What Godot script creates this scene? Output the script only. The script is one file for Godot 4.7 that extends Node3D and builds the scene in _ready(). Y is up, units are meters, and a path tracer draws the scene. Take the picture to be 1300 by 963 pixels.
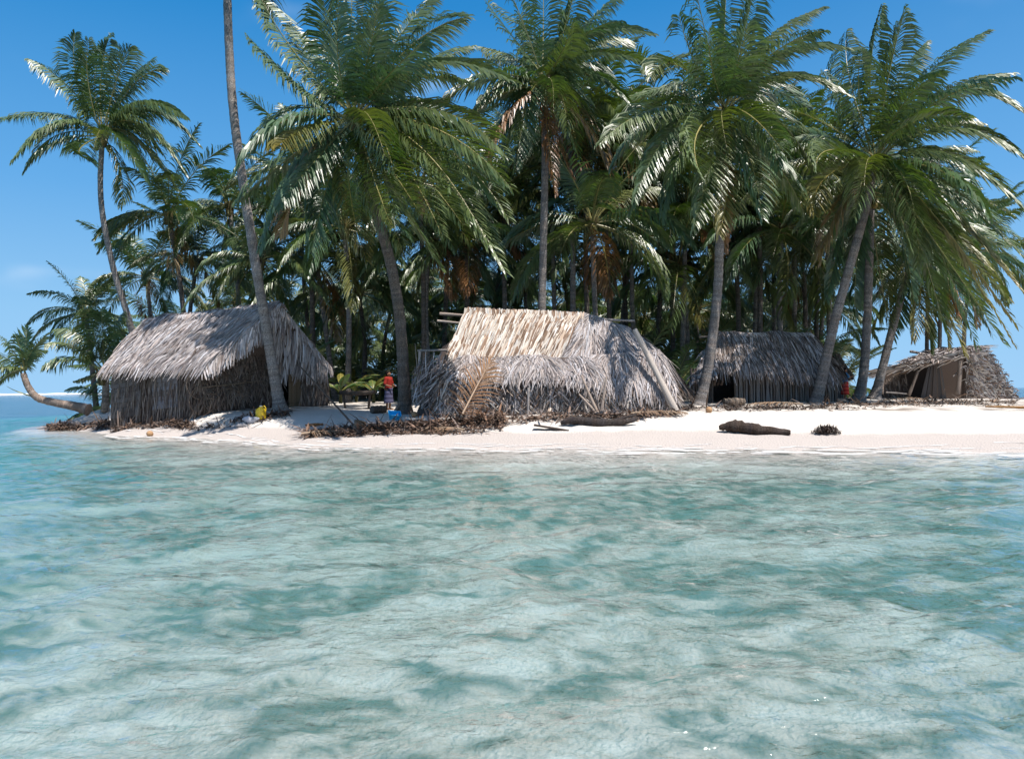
extends Node3D
# Palm island with thatched huts, seen from the shallow lagoon in front of its beach.
# Plan distances are metres; a photograph pixel only gives a direction, depths come from the ground or from usual sizes.

const F := 1000.0
var cam_p := Vector3(0, 1.65, 0)
var cam_b := Basis()
var used := {}
var M := {}
var rng := RandomNumberGenerator.new()
var coast := PackedVector2Array()
var n_sand := FastNoiseLite.new()
var n_patch := FastNoiseLite.new()
var n_fine := FastNoiseLite.new()
var n_wave := FastNoiseLite.new()
var WIND := Vector3(0.50, 0.06, 0.15)

# ---------------------------------------------------------------- mesh collecting
class MB:
	var v := PackedVector3Array()
	var c := PackedColorArray()
	var i := PackedInt32Array()

	func tri(a: Vector3, b: Vector3, d: Vector3, col: Color) -> void:
		var k := v.size()
		v.append(a); v.append(b); v.append(d)
		c.append(col); c.append(col); c.append(col)
		i.append(k); i.append(k + 1); i.append(k + 2)

	func quad(a: Vector3, b: Vector3, d: Vector3, e: Vector3, col: Color) -> void:
		var k := v.size()
		v.append(a); v.append(b); v.append(d); v.append(e)
		for q in 4:
			c.append(col)
		i.append_array(PackedInt32Array([k, k + 1, k + 2, k, k + 2, k + 3]))

	func box(o: Vector3, x: Vector3, y: Vector3, z: Vector3, col: Color) -> void:
		# half axes
		var p := []
		for s in [[-1, -1, -1], [1, -1, -1], [1, 1, -1], [-1, 1, -1], [-1, -1, 1], [1, -1, 1], [1, 1, 1], [-1, 1, 1]]:
			p.append(o + x * s[0] + y * s[1] + z * s[2])
		for f in [[0, 1, 2, 3], [5, 4, 7, 6], [4, 0, 3, 7], [1, 5, 6, 2], [3, 2, 6, 7], [4, 5, 1, 0]]:
			quad(p[f[0]], p[f[1]], p[f[2]], p[f[3]], col)

	func tube(pts: Array, radii: Array, sides: int, cols: Array, caps := true, wob := 0.0, r: RandomNumberGenerator = null) -> void:
		var k0 := v.size()
		var n := pts.size()
		var prev := Vector3.ZERO
		for a in n:
			var t: Vector3 = (pts[mini(a + 1, n - 1)] - pts[maxi(a - 1, 0)]).normalized()
			var s: Vector3
			if prev == Vector3.ZERO:
				s = t.cross(Vector3(0.31, 0.2, 0.93)).normalized()
			else:
				s = (prev - t * prev.dot(t)).normalized()
			prev = s
			var u: Vector3 = t.cross(s)
			for b in sides:
				var an := TAU * b / sides
				var rr: float = radii[a] * (1.0 + (r.randf_range(-wob, wob) if r else 0.0))
				v.append(pts[a] + (s * cos(an) + u * sin(an)) * rr)
				c.append(cols[a % cols.size()])
		for a in n - 1:
			for b in sides:
				var q := k0 + a * sides + b
				var w := k0 + a * sides + (b + 1) % sides
				i.append_array(PackedInt32Array([q, q + sides, w, w, q + sides, w + sides]))
		if caps:
			for e in [0, n - 1]:
				var kc := v.size()
				v.append(pts[e]); c.append(cols[e % cols.size()])
				for b in sides:
					var q: int = k0 + e * sides + b
					var w: int = k0 + e * sides + (b + 1) % sides
					if e == 0:
						i.append_array(PackedInt32Array([kc, q, w]))
					else:
						i.append_array(PackedInt32Array([kc, w, q]))

	func strip(a: Vector3, b: Vector3, d: Vector3, w: Vector3, w0: float, w1: float, w2: float, col: Color) -> void:
		# a bent blade through three points
		var k := v.size()
		v.append(a - w * w0); v.append(a + w * w0); v.append(b - w * w1); v.append(b + w * w1); v.append(d - w * w2); v.append(d + w * w2)
		for q in 6:
			c.append(col)
		i.append_array(PackedInt32Array([k, k + 2, k + 1, k + 1, k + 2, k + 3, k + 2, k + 4, k + 3, k + 3, k + 4, k + 5]))

	func mesh(smooth := false) -> ArrayMesh:
		var arr := []
		arr.resize(Mesh.ARRAY_MAX)
		arr[Mesh.ARRAY_VERTEX] = v
		arr[Mesh.ARRAY_COLOR] = c
		arr[Mesh.ARRAY_INDEX] = i
		if smooth:
			var nn := PackedVector3Array()
			nn.resize(v.size())
			for t in range(0, i.size(), 3):
				var fn := (v[i[t + 2]] - v[i[t]]).cross(v[i[t + 1]] - v[i[t]])
				nn[i[t]] += fn; nn[i[t + 1]] += fn; nn[i[t + 2]] += fn
			for t in nn.size():
				nn[t] = nn[t].normalized()
			arr[Mesh.ARRAY_NORMAL] = nn
		var m := ArrayMesh.new()
		m.add_surface_from_arrays(Mesh.PRIMITIVE_TRIANGLES, arr)
		return m

# ---------------------------------------------------------------- naming
func numbered(n: String) -> String:
	if not used.has(n):
		used[n] = 0
		return n
	used[n] += 1
	return "%s_%03d" % [n, used[n]]

func tag(o: Node, label: String, category: String, group := "", kind := "") -> Node:
	if label: o.set_meta("label", label)
	if category: o.set_meta("category", category)
	if group: o.set_meta("group", group)
	if kind: o.set_meta("kind", kind)
	return o

func thing(called: String, label: String, category: String, at: Vector3, group := "") -> Node3D:
	var o := Node3D.new()
	o.name = numbered(called)
	o.position = at
	add_child(o)
	tag(o, label, category, group)
	return o

func part(called: String, m: Mesh, mat: Material, parent: Node) -> MeshInstance3D:
	var o := MeshInstance3D.new()
	o.name = called
	o.mesh = m
	o.material_override = mat
	parent.add_child(o, true)
	return o

func solo(called: String, m: Mesh, mat: Material, label: String, category: String, at := Vector3.ZERO, group := "", kind := "") -> MeshInstance3D:
	var o := MeshInstance3D.new()
	o.name = numbered(called)
	o.mesh = m
	o.material_override = mat
	o.position = at
	add_child(o)
	tag(o, label, category, group, kind)
	return o

# ---------------------------------------------------------------- geometry of the place
func ray(px: float, py: float) -> Vector3:
	return cam_b * Vector3((px - 650.0) / F, -(py - 481.5) / F, -1.0)

func P(px: float, py: float, d: float) -> Vector3:
	return cam_p + ray(px, py) * d

func shore(x: float, d: float) -> float:
	# signed distance to the coast line, positive on land (x, distance from the camera's plane)
	var p := Vector2(x, d)
	var best := 1e9
	var inside := false
	var n := coast.size()
	var j := n - 1
	for k in n:
		var a := coast[k]
		var b := coast[j]
		var ab := b - a
		var t := clampf((p - a).dot(ab) / ab.length_squared(), 0.0, 1.0)
		best = minf(best, p.distance_squared_to(a + ab * t))
		if (a.y > d) != (b.y > d) and x < (b.x - a.x) * (d - a.y) / (b.y - a.y) + a.x:
			inside = not inside
		j = k
	return sqrt(best) * (1.0 if inside else -1.0)

func curve_at(tab: Array, s: float) -> float:
	for k in range(1, tab.size()):
		if s < tab[k][0]:
			var t: float = (s - tab[k - 1][0]) / (tab[k][0] - tab[k - 1][0])
			return lerpf(tab[k - 1][1], tab[k][1], t)
	return tab[tab.size() - 1][1]

const LAND := [[0.0, 0.0], [3.0, 0.30], [4.2, 0.56], [5.2, 0.74], [8.0, 0.92], [12.0, 1.02], [20.0, 1.12], [40.0, 1.25]]
const BED := [[0.0, 0.0], [2.0, 0.11], [6.0, 0.36], [12.0, 0.55], [22.0, 0.8], [40.0, 1.3], [80.0, 5.0], [300.0, 9.0]]

func height_at(x: float, d: float) -> float:
	var s := shore(x, d)
	s += (n_fine.get_noise_2d(x * 0.7, d * 0.35) * 0.9 + n_fine.get_noise_2d(x * 2.6 + 5.0, d) * 0.25) * clampf(1.0 - absf(s) / 5.0, 0.0, 1.0)
	if s >= 0.0:
		var k := lerpf(2.3, 1.0, smoothstep(-13.0, -5.0, x))
		return curve_at(LAND, s * k) + (n_sand.get_noise_2d(x * 3.0, d * 3.0) * 0.06 + n_patch.get_noise_2d(x * 9.0, d * 9.0) * 0.035) * clampf(s * 0.5 - 0.6, 0.0, 1.0)
	var dep := curve_at(BED, -s)
	if x < -8.0 and s < -1.0:
		dep += smoothstep(8.0, 30.0, -x) * clampf((-s - 1.0) / 12.0, 0.0, 1.0) * 2.2
	var rough := clampf((-s - 1.0) / 5.0, 0.0, 1.0)
	return -dep + (n_sand.get_noise_2d(x * 6.0, d * 6.0) * 0.07 + n_patch.get_noise_2d(x * 5.5, (d - 0.35 * x) * 9.0) * 0.07 + n_patch.get_noise_2d(x * 14.0, (d - 0.35 * x) * 20.0) * 0.022) * rough

func G(px: float, d: float) -> Vector3:
	# the point on the ground straight below pixel column px at that depth
	var x := P(px, 500, d).x
	return Vector3(x, height_at(x, d), -d)

func bez(a: Vector3, b: Vector3, c: Vector3, t: float) -> Vector3:
	return a * (1 - t) * (1 - t) + b * 2 * t * (1 - t) + c * t * t

func spline(pts: Array, n: int) -> Array:
	var out := []
	var k := pts.size()
	for a in n + 1:
		var u := float(a) / n * (k - 1)
		var q := mini(int(u), k - 2)
		var t := u - q
		var p0: Vector3 = pts[maxi(q - 1, 0)]
		var p1: Vector3 = pts[q]
		var p2: Vector3 = pts[q + 1]
		var p3: Vector3 = pts[mini(q + 2, k - 1)]
		out.append(0.5 * ((2.0 * p1) + (p2 - p0) * t + (2.0 * p0 - 5.0 * p1 + 4.0 * p2 - p3) * t * t + (3.0 * p1 - p0 - 3.0 * p2 + p3) * t * t * t))
	return out

func jit(col: Color, amount: float) -> Color:
	var f := 1.0 + rng.randf_range(-amount, amount)
	var g := rng.randf_range(-amount, amount) * 0.25
	return Color(col.r * f * (1 + g), col.g * f, col.b * f * (1 - g))

# ---------------------------------------------------------------- materials
func noise_tex(seed_: int, freq: float, lo: float, hi: float, size := 256, octaves := 4) -> NoiseTexture2D:
	var n := FastNoiseLite.new()
	n.seed = seed_
	n.frequency = freq
	n.fractal_octaves = octaves
	var t := NoiseTexture2D.new()
	t.width = size
	t.height = size
	t.seamless = true
	t.noise = n
	var g := Gradient.new()
	g.set_color(0, Color(lo, lo, lo))
	g.set_color(1, Color(hi, hi, hi))
	t.color_ramp = g
	return t

func vmat(rough: float, spec := 0.5, tex: Texture2D = null, scale := 1.0, bump: Texture2D = null, bump_cm := 0.0) -> StandardMaterial3D:
	var m := StandardMaterial3D.new()
	m.vertex_color_use_as_albedo = true
	m.roughness = rough
	m.metallic_specular = spec
	m.cull_mode = BaseMaterial3D.CULL_DISABLED
	if tex or bump:
		m.uv1_triplanar = true
		m.uv1_world_triplanar = true
		m.uv1_scale = Vector3.ONE * scale
	if tex:
		m.albedo_texture = tex
	if bump:
		m.heightmap_enabled = true
		m.heightmap_texture = bump
		m.heightmap_scale = bump_cm
	return m

func make_materials() -> void:
	var grain := noise_tex(3, 0.035, 0.50, 1.0)
	var rough_h := noise_tex(5, 0.05, 0.0, 1.0)
	M.sand = vmat(0.92, 0.25, noise_tex(7, 0.12, 0.84, 1.0), 0.9, noise_tex(9, 0.05, 0.0, 1.0), 3.0)
	M.bark = vmat(0.85, 0.3, grain, 1.5, rough_h, 2.5)
	M.thatch = vmat(0.8, 0.3, noise_tex(13, 0.05, 0.7, 1.0), 2.5)
	M.wood = vmat(0.8, 0.3, grain, 4.0)
	M.paint = vmat(0.45, 0.5)
	M.cloth = vmat(0.9, 0.2)
	M.skin = vmat(0.55, 0.4)
	M.leaf = vmat(0.40, 0.66)
	M.leaf.backlight_enabled = true
	M.leaf.backlight = Color(0.70, 0.76, 0.36)
	M.foam = vmat(0.7, 0.4)
	var w := StandardMaterial3D.new()
	w.transparency = BaseMaterial3D.TRANSPARENCY_ALPHA
	w.albedo_color = Color(0.35, 0.70, 0.68, 0.06)
	w.roughness = 0.06
	w.metallic_specular = 0.46
	w.uv1_triplanar = true
	w.uv1_world_triplanar = true
	w.uv1_scale = Vector3(0.30, 0.55, 0.62)
	w.heightmap_enabled = true
	var wn := noise_tex(21, 0.018, 0.0, 1.0, 512, 3)
	var wf: FastNoiseLite = wn.noise
	wf.domain_warp_enabled = true
	wf.domain_warp_amplitude = 40.0
	wf.domain_warp_frequency = 0.008
	w.heightmap_texture = wn
	w.heightmap_scale = 2.4
	M.water = w

# ---------------------------------------------------------------- the setting
func graded(knots: Array) -> PackedFloat32Array:
	# knots: [from, to, step] runs joined together
	var out := PackedFloat32Array()
	for k in knots:
		var x: float = k[0]
		while x < k[1] - 0.001:
			out.append(x)
			x += k[2]
	out.append(knots[knots.size() - 1][1])
	return out

func sheet(xs: PackedFloat32Array, ds: PackedFloat32Array, fn: Callable) -> MB:
	# fn(x, d) -> [height, colour]
	var mb := MB.new()
	var nx := xs.size()
	for d in ds:
		for x in xs:
			var r: Array = fn.call(x, d)
			mb.v.append(Vector3(x, r[0], -d))
			mb.c.append(r[1])
	for a in ds.size() - 1:
		for b in nx - 1:
			var k := a * nx + b
			mb.i.append_array(PackedInt32Array([k, k + nx, k + 1, k + 1, k + nx, k + nx + 1]))
	return mb

func ground_point(x: float, d: float) -> Array:
	var h := height_at(x, d) if absf(x) < 130.0 and d < 160.0 else -8.0
	var dry := Color(0.68, 0.635, 0.575)
	var wet := Color(0.515, 0.465, 0.425)
	var weed := Color(0.105, 0.105, 0.090)
	var col := dry
	var edge := 0.36 + n_fine.get_noise_2d(x * 0.6, d * 0.6) * 0.10 + n_fine.get_noise_2d(x * 4.0, d * 4.0) * 0.03
	if h < edge:
		col = wet
		col = col.lerp(dry, smoothstep(edge - 0.05, edge, h))
	if h < 0.0:
		var wx := x + n_fine.get_noise_2d(x * 1.4, d * 1.4) * 1.1
		var wd := d - 0.35 * x + n_fine.get_noise_2d(x * 1.4 + 50.0, d * 1.4) * 0.8
		var p := n_patch.get_noise_2d(wx * 2.4, wd * 5.0) * 0.8 + n_patch.get_noise_2d(wx * 0.9 + 13.0, wd * 1.9) * 0.75
		p += n_patch.get_noise_2d(wx * 5.5 + 90.0, wd * 12.0) * 0.7
		p += n_patch.get_noise_2d(wx * 13.0 + 30.0, wd * 26.0) * 0.5
		p += n_fine.get_noise_2d(x * 9.0, d * 12.0) * 0.25
		col = col.lerp(weed, smoothstep(-0.06, 0.50, p) * smoothstep(0.10, 0.22, -h + n_fine.get_noise_2d(x * 1.2, d * 1.2) * 0.12) * 0.86)
		col = col.lerp(Color(0.68, 0.675, 0.655), smoothstep(0.15, 0.55, -p) * 0.7)
	elif h > 0.85:
		var p2 := n_fine.get_noise_2d(x * 3.0, d * 3.0) + n_patch.get_noise_2d(x * 2.0, d * 2.0) * 0.7
		var litter := Color(0.17, 0.13, 0.10)
		col = col.lerp(litter, smoothstep(0.05, 0.35, p2) * 0.75)
	return [h, col]

func wave(x: float, d: float) -> float:
	var q := n_fine.get_noise_2d(x * 0.5, d * 0.5) * 1.8
	var e := d - 0.4 * x
	var h := 0.030 * sin(1.7 * (0.42 * x - 0.9 * d) + 3.0 * q)
	h += 0.016 * sin(3.3 * (0.75 * x + 0.65 * d) + 3.6 * q + 1.0)
	h += 0.050 * n_wave.get_noise_2d(x * 0.7, e * 1.3)
	h += 0.034 * (0.3 - absf(n_wave.get_noise_2d(x * 1.5 + 40.0, e * 3.2)))
	h += 0.016 * n_wave.get_noise_2d(x * 3.0, e * 5.6 + 70.0)
	h += 0.007 * n_wave.get_noise_2d(x * 6.5 + 9.0, e * 10.0)
	return h * 1.25 - 0.012

func water_point(x: float, d: float) -> Array:
	var far := clampf(1.0 - (Vector2(x, d).length() - 30.0) / 300.0, 0.25, 1.0)
	var s := shore(x, d) if absf(x) < 60.0 and d < 100.0 else -50.0
	return [wave(x, d) * far * clampf(0.25 - s / 4.0, 0.15, 1.0), Color.WHITE]

func build_setting() -> void:
	var gx := graded([[-6000.0, -600.0, 1800.0], [-600.0, -140.0, 115.0], [-140.0, -40.0, 10.0], [-40.0, -14.0, 0.65], [-14.0, -5.0, 0.16], [-5.0, 5.0, 0.085], [5.0, 14.0, 0.16], [14.0, 46.0, 0.5], [46.0, 140.0, 10.0], [140.0, 600.0, 115.0], [600.0, 6000.0, 1800.0]])
	var gd := graded([[-40.0, -4.0, 6.0], [-4.0, 2.0, 0.6], [2.0, 9.0, 0.085], [9.0, 20.0, 0.15], [20.0, 36.0, 0.22], [36.0, 60.0, 0.6], [60.0, 110.0, 5.0], [110.0, 600.0, 60.0], [600.0, 6000.0, 900.0]])
	var g := solo("ground", sheet(gx, gd, ground_point).mesh(true), M.sand, "", "", Vector3.ZERO, "", "structure")
	g.set_meta("label", "white sand of beach, island and shallow sea floor")
	var wx := graded([[-6000.0, -600.0, 900.0], [-600.0, -100.0, 50.0], [-100.0, -30.0, 4.0], [-30.0, -12.0, 0.4], [-12.0, -5.0, 0.16], [-5.0, 5.0, 0.075], [5.0, 12.0, 0.16], [12.0, 30.0, 0.4], [30.0, 100.0, 4.0], [100.0, 600.0, 50.0], [600.0, 6000.0, 900.0]])
	var wd := graded([[-30.0, -2.0, 2.0], [-2.0, 1.5, 0.25], [1.5, 8.0, 0.07], [8.0, 16.0, 0.11], [16.0, 34.0, 0.2], [34.0, 60.0, 0.7], [60.0, 120.0, 4.0], [120.0, 600.0, 40.0], [600.0, 6000.0, 900.0]])
	var wt := solo("water", sheet(wx, wd, water_point).mesh(true), M.water, "", "", Vector3.ZERO, "", "structure")
	wt.set_meta("label", "clear rippled turquoise lagoon water")
	# the tint and depth of the lagoon: real lit water body under the surface
	var fm := FogMaterial.new()
	fm.density = 0.25
	fm.albedo = Color(0.15, 0.74, 0.70)
	var deep := FogMaterial.new()
	deep.density = 0.25
	deep.albedo = Color(0.06, 0.42, 0.60)
	# the shallow shelf, and the open sea to its left, behind it and to its right: [from x, to x, from d, to d]
	for q in [[-34.0, 60.0, -60.0, 100.0, fm, "water_body"], [-1000.0, -34.02, -60.0, 1500.0, deep, "deep_water"], [-34.0, 60.0, 100.02, 1500.0, deep, "deep_water"], [60.02, 1000.0, -60.0, 1500.0, deep, "deep_water"]]:
		var fv := FogVolume.new()
		fv.name = numbered(q[5])
		fv.shape = RenderingServer.FOG_VOLUME_SHAPE_BOX
		fv.size = Vector3(q[1] - q[0], 12.0, q[3] - q[2])
		fv.position = Vector3((q[0] + q[1]) * 0.5, -6.05, -(q[2] + q[3]) * 0.5)
		fv.material = q[4]
		fv.set_meta("kind", "structure")
		add_child(fv)
	# thin lines of foam left along the water's edge
	var fo := MB.new()
	for line in 7:
		var prev_a := Vector3.ZERO
		var prev_b := Vector3.ZERO
		for k in 420:
			var x := -15.0 + k * 0.075
			var d0 := 19.0
			for q in coast.size() - 1:
				if coast[q].x <= x and coast[q + 1].x > x and coast[q].y < 40.0:
					d0 = lerpf(coast[q].y, coast[q + 1].y, (x - coast[q].x) / (coast[q + 1].x - coast[q].x))
			var wig := n_fine.get_noise_2d(x * 0.9 + line * 31.0, line * 7.0)
			var d := d0 - 1.3 + line * 0.36 + wig * 0.5
			var wid := 0.15 * (n_fine.get_noise_2d(x * 2.2 + 11.0, line * 19.0) + 0.12 + n_fine.get_noise_2d(x * 9.0, line * 3.0) * 0.5)
			var y := maxf(height_at(x, d), 0.014) + 0.005
			var a := Vector3(x, y, -d - wid)
			var b := Vector3(x, y, -d + wid)
			if wid > 0.008 and prev_a != Vector3.ZERO:
				fo.quad(prev_a, a, b, prev_b, Color(0.84, 0.85, 0.84))
			prev_a = a if wid > 0.008 else Vector3.ZERO
			prev_b = b
	solo("swash_foam", fo.mesh(), M.foam, "thin white lines of foam along the water's edge", "foam", Vector3.ZERO, "", "stuff")
	# surf breaking on the far reef
	var mb := MB.new()
	var pts := []
	var rad := []
	for k in 60:
		var x := -420.0 + k * 8.0
		pts.append(Vector3(x, 0.15 + rng.randf() * 0.2, -420.0 - absf(x) * 0.12 + rng.randf_range(-3, 3)))
		rad.append(0.65 + rng.randf() * 0.45)
	mb.tube(pts, rad, 7, [Color(0.85, 0.88, 0.9)])
	solo("reef_surf", mb.mesh(true), M.foam, "white line of surf breaking on the far reef at the horizon", "surf", Vector3.ZERO, "", "stuff")

# ---------------------------------------------------------------- palms
const GREEN := Color(0.100, 0.148, 0.054)
const TEAL := Color(0.070, 0.128, 0.062)
const YELLOW := Color(0.20, 0.17, 0.045)
const DEAD := Color(0.26, 0.13, 0.055)
const RIB := Color(0.26, 0.24, 0.09)

func frond(a: Vector3, b: Vector3, c: Vector3, o: Dictionary) -> ArrayMesh:
	# a feathered palm leaf along the curve a-b-c
	var mb := MB.new()
	var L := a.distance_to(b) + b.distance_to(c)
	var n := int(o.get("n", clampf(L * 17.0, 28, 112)))
	var lmax: float = o.get("leaf", 1.45)
	var droop: float = o.get("droop", 0.5)
	var col: Color = o.get("col", GREEN)
	var tipcol: Color = o.get("tip", col)
	var lift: float = o.get("lift", 0.25)
	var roll: float = o.get("roll", 0.0)
	var wind: Vector3 = o.get("wind", WIND)
	var width: float = o.get("width", 0.036)
	# rib
	var pts := []
	var rr := []
	for k in 11:
		var t := k / 10.0
		pts.append(bez(a, b, c, t))
		rr.append(lerpf(0.045, 0.007, pow(t, 0.8)))
	mb.tube(pts, rr, 5, [o.get("rib", RIB)], false)
	var windy: float = o.get("windy", 0.6)
	var g := Vector3.DOWN * droop + wind * windy
	for k in n:
		var t := 0.13 + 0.87 * (k + rng.randf() * 0.6) / n
		var p := bez(a, b, c, t)
		var T := ((b - a) * (1 - t) + (c - b) * t).normalized()
		var up := Vector3.UP
		if absf(T.y) > 0.95:
			up = Vector3(T.x, 0.2, T.z + 0.3).normalized()
		var S := T.cross(up).normalized()
		var N := S.cross(T).normalized()
		if roll != 0.0:
			S = S.rotated(T, roll)
			N = N.rotated(T, roll)
		var len_ := lmax * (0.50 + 0.50 * sin(PI * clampf(t * 0.95 + 0.08, 0, 1))) * lerpf(1.0, 0.55, smoothstep(0.75, 1.0, t))
		var al := lerpf(0.30, 1.05, t)
		var base := col.lerp(tipcol, smoothstep(0.3, 1.0, t))
		for side in [-1.0, 1.0]:
			if rng.randf() < o.get("miss", 0.06):
				continue
			var d: Vector3 = (S * side * cos(al) + T * sin(al) + N * lift + Vector3(rng.randf_range(-0.15, 0.15), rng.randf_range(-0.15, 0.15), rng.randf_range(-0.15, 0.15))).normalized()
			var l := len_ * rng.randf_range(0.82, 1.1)
			var q1 := p + d * l * 0.30
			d = (d + g * 0.85).normalized()
			var q2 := q1 + d * l * 0.36
			d = (d + g * 1.2 + Vector3(rng.randf_range(-0.12, 0.12), 0, rng.randf_range(-0.12, 0.12))).normalized()
			var q3 := q2 + d * l * 0.36
			var w := (T - d * T.dot(d)).normalized().rotated(d, side * rng.randf_range(0.15, 0.42))
			var cc := jit(base, 0.28)
			var kk := mb.v.size()
			var wd := width * rng.randf_range(0.8, 1.15)
			mb.v.append(p - w * wd * 0.5); mb.v.append(p + w * wd * 0.5)
			mb.v.append(q1 - w * wd); mb.v.append(q1 + w * wd)
			mb.v.append(q2 - w * wd * 0.8); mb.v.append(q2 + w * wd * 0.8)
			mb.v.append(q3)
			for z in 7:
				mb.c.append(cc)
			mb.i.append_array(PackedInt32Array([kk, kk + 2, kk + 1, kk + 1, kk + 2, kk + 3, kk + 2, kk + 4, kk + 3, kk + 3, kk + 4, kk + 5, kk + 4, kk + 6, kk + 5]))
	return mb.mesh()

func trunk_mesh(path: Array, r0: float, r1: float, flare: float, tone: Color) -> ArrayMesh:
	var mb := MB.new()
	var L := 0.0
	for k in path.size() - 1:
		L += path[k].distance_to(path[k + 1])
	var n := clampi(int(L / 0.085), 30, 170)
	var pts := spline(path, n)
	var rad := []
	var cols := []
	for k in pts.size():
		var t := float(k) / n
		var h := t * L
		var r := lerpf(r0, r1, pow(t, 0.7)) + flare * exp(-h / 0.45)
		var ring := rng.randf_range(0.0, 0.045) if k % 2 == 0 else -0.02
		rad.append(r * (1.0 + ring + rng.randf_range(-0.03, 0.03)))
		var cc := tone * (1.0 if k % 2 == 0 else rng.randf_range(0.72, 0.98))
		cols.append(jit(Color(cc.r, cc.g, cc.b), 0.22))
	mb.tube(pts, rad, 12, cols, true, 0.03, rng)
	return mb.mesh(true)

var lib := {}

func build_library() -> void:
	# alike far leaves share these meshes: kinds by how steeply they leave the crown
	var kinds := {"up": [68.0, 38.0], "high": [45.0, 60.0], "mid": [22.0, 70.0], "low": [-8.0, 62.0], "hang": [-42.0, 40.0]}
	for k in kinds:
		lib[k] = []
		for v in 7:
			var e := deg_to_rad(kinds[k][0] + rng.randf_range(-8, 8))
			var L := rng.randf_range(4.6, 5.6) * (0.85 if k == "hang" else 1.0)
			var b := Vector3(cos(e), sin(e), 0) * L * 0.55
			var e2 := e - deg_to_rad(kinds[k][1] + rng.randf_range(-10, 10))
			var c := b + Vector3(cos(e2), sin(e2), rng.randf_range(-0.15, 0.15)) * L * 0.5
			var col: Color = [GREEN, TEAL, GREEN.lerp(YELLOW, 0.15), TEAL, GREEN, GREEN.lerp(TEAL, 0.5), GREEN.lerp(YELLOW, 0.3)][v]
			if k == "hang":
				col = [GREEN, YELLOW.lerp(GREEN, 0.5), GREEN.lerp(YELLOW, 0.25), DEAD.lerp(GREEN, 0.35), YELLOW.lerp(GREEN, 0.3), GREEN, DEAD][v]
			lib[k].append(frond(Vector3.ZERO, b, c, {"n": 70, "leaf": 1.3, "droop": 0.75 if k != "up" else 0.4, "col": col, "width": 0.036, "wind": Vector3.ZERO, "miss": rng.randf_range(0.03, 0.2)}))

func make_coconut() -> SphereMesh:
	var s := SphereMesh.new()
	s.radius = 0.12
	s.height = 0.29
	s.radial_segments = 10
	s.rings = 6
	return s

var nut_mesh: Mesh
var nut_mats := []

func crown_bits(root: Node3D, top: Vector3, nuts: int) -> void:
	# brown fibre and leaf bases under the crown, and the nuts
	var mb := MB.new()
	for k in 10:
		var a := TAU * k / 10.0 + rng.randf()
		var o := Vector3(cos(a), 0, sin(a))
		mb.tube([top + o * 0.10 - Vector3.UP * 0.55, top + o * 0.20, top + o * 0.34 + Vector3.UP * rng.randf_range(0.1, 0.4)], [0.09, 0.075, 0.04], 6, [jit(Color(0.20, 0.16, 0.07), 0.3)], true)
	part("leaf_bases", mb.mesh(true), M.bark, root)
	for k in nuts:
		var a := TAU * k / maxf(nuts, 1) + rng.randf_range(-0.3, 0.3)
		var n := part("coconut", nut_mesh, nut_mats[k % nut_mats.size()], root)
		n.position = top + Vector3(cos(a) * 0.33, -0.42 - rng.randf() * 0.25, sin(a) * 0.33)
		n.rotation = Vector3(rng.randf_range(-0.4, 0.4), 0, rng.randf_range(-0.4, 0.4))

func lib_frond(root: Node3D, top: Vector3, kind: String, az: float, size: float) -> void:
	var o := part("frond", lib[kind][rng.randi() % 7], M.leaf, root)
	o.position = top
	o.rotation = Vector3(rng.randf_range(-0.18, 0.18), az, rng.randf_range(-0.1, 0.1))
	o.scale = Vector3.ONE * size

func wild_crown(root: Node3D, top: Vector3, size: float, count: int) -> void:
	var kinds := ["up", "up", "high", "high", "mid", "mid", "mid", "low", "low", "low", "hang", "hang"]
	for k in count:
		lib_frond(root, top, kinds[k % kinds.size()], k * 2.399 + rng.randf_range(-0.3, 0.3), size * rng.randf_range(0.88, 1.1))

func palm_from(label: String, group: String, trunk_px: Array, d: float, crown_d: float, r0: float, r1: float, flare: float, tone: Color, nuts := 5, called := "coconut_palm") -> Array:
	# trunk_px runs from the ground up; returns [root, crown point in root's axes]
	var base := G(trunk_px[0][0], d)
	base.y -= 0.05
	var root := thing(called, label, "palm tree", base, group)
	var path := [Vector3.ZERO]
	var n := trunk_px.size()
	for k in range(1, n):
		path.append(P(trunk_px[k][0], trunk_px[k][1], lerpf(d, crown_d, float(k) / (n - 1))) - base)
	part("trunk", trunk_mesh(path, r0, r1, flare, tone), M.bark, root)
	var top: Vector3 = path[n - 1]
	crown_bits(root, top, nuts)
	return [root, top]

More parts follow.
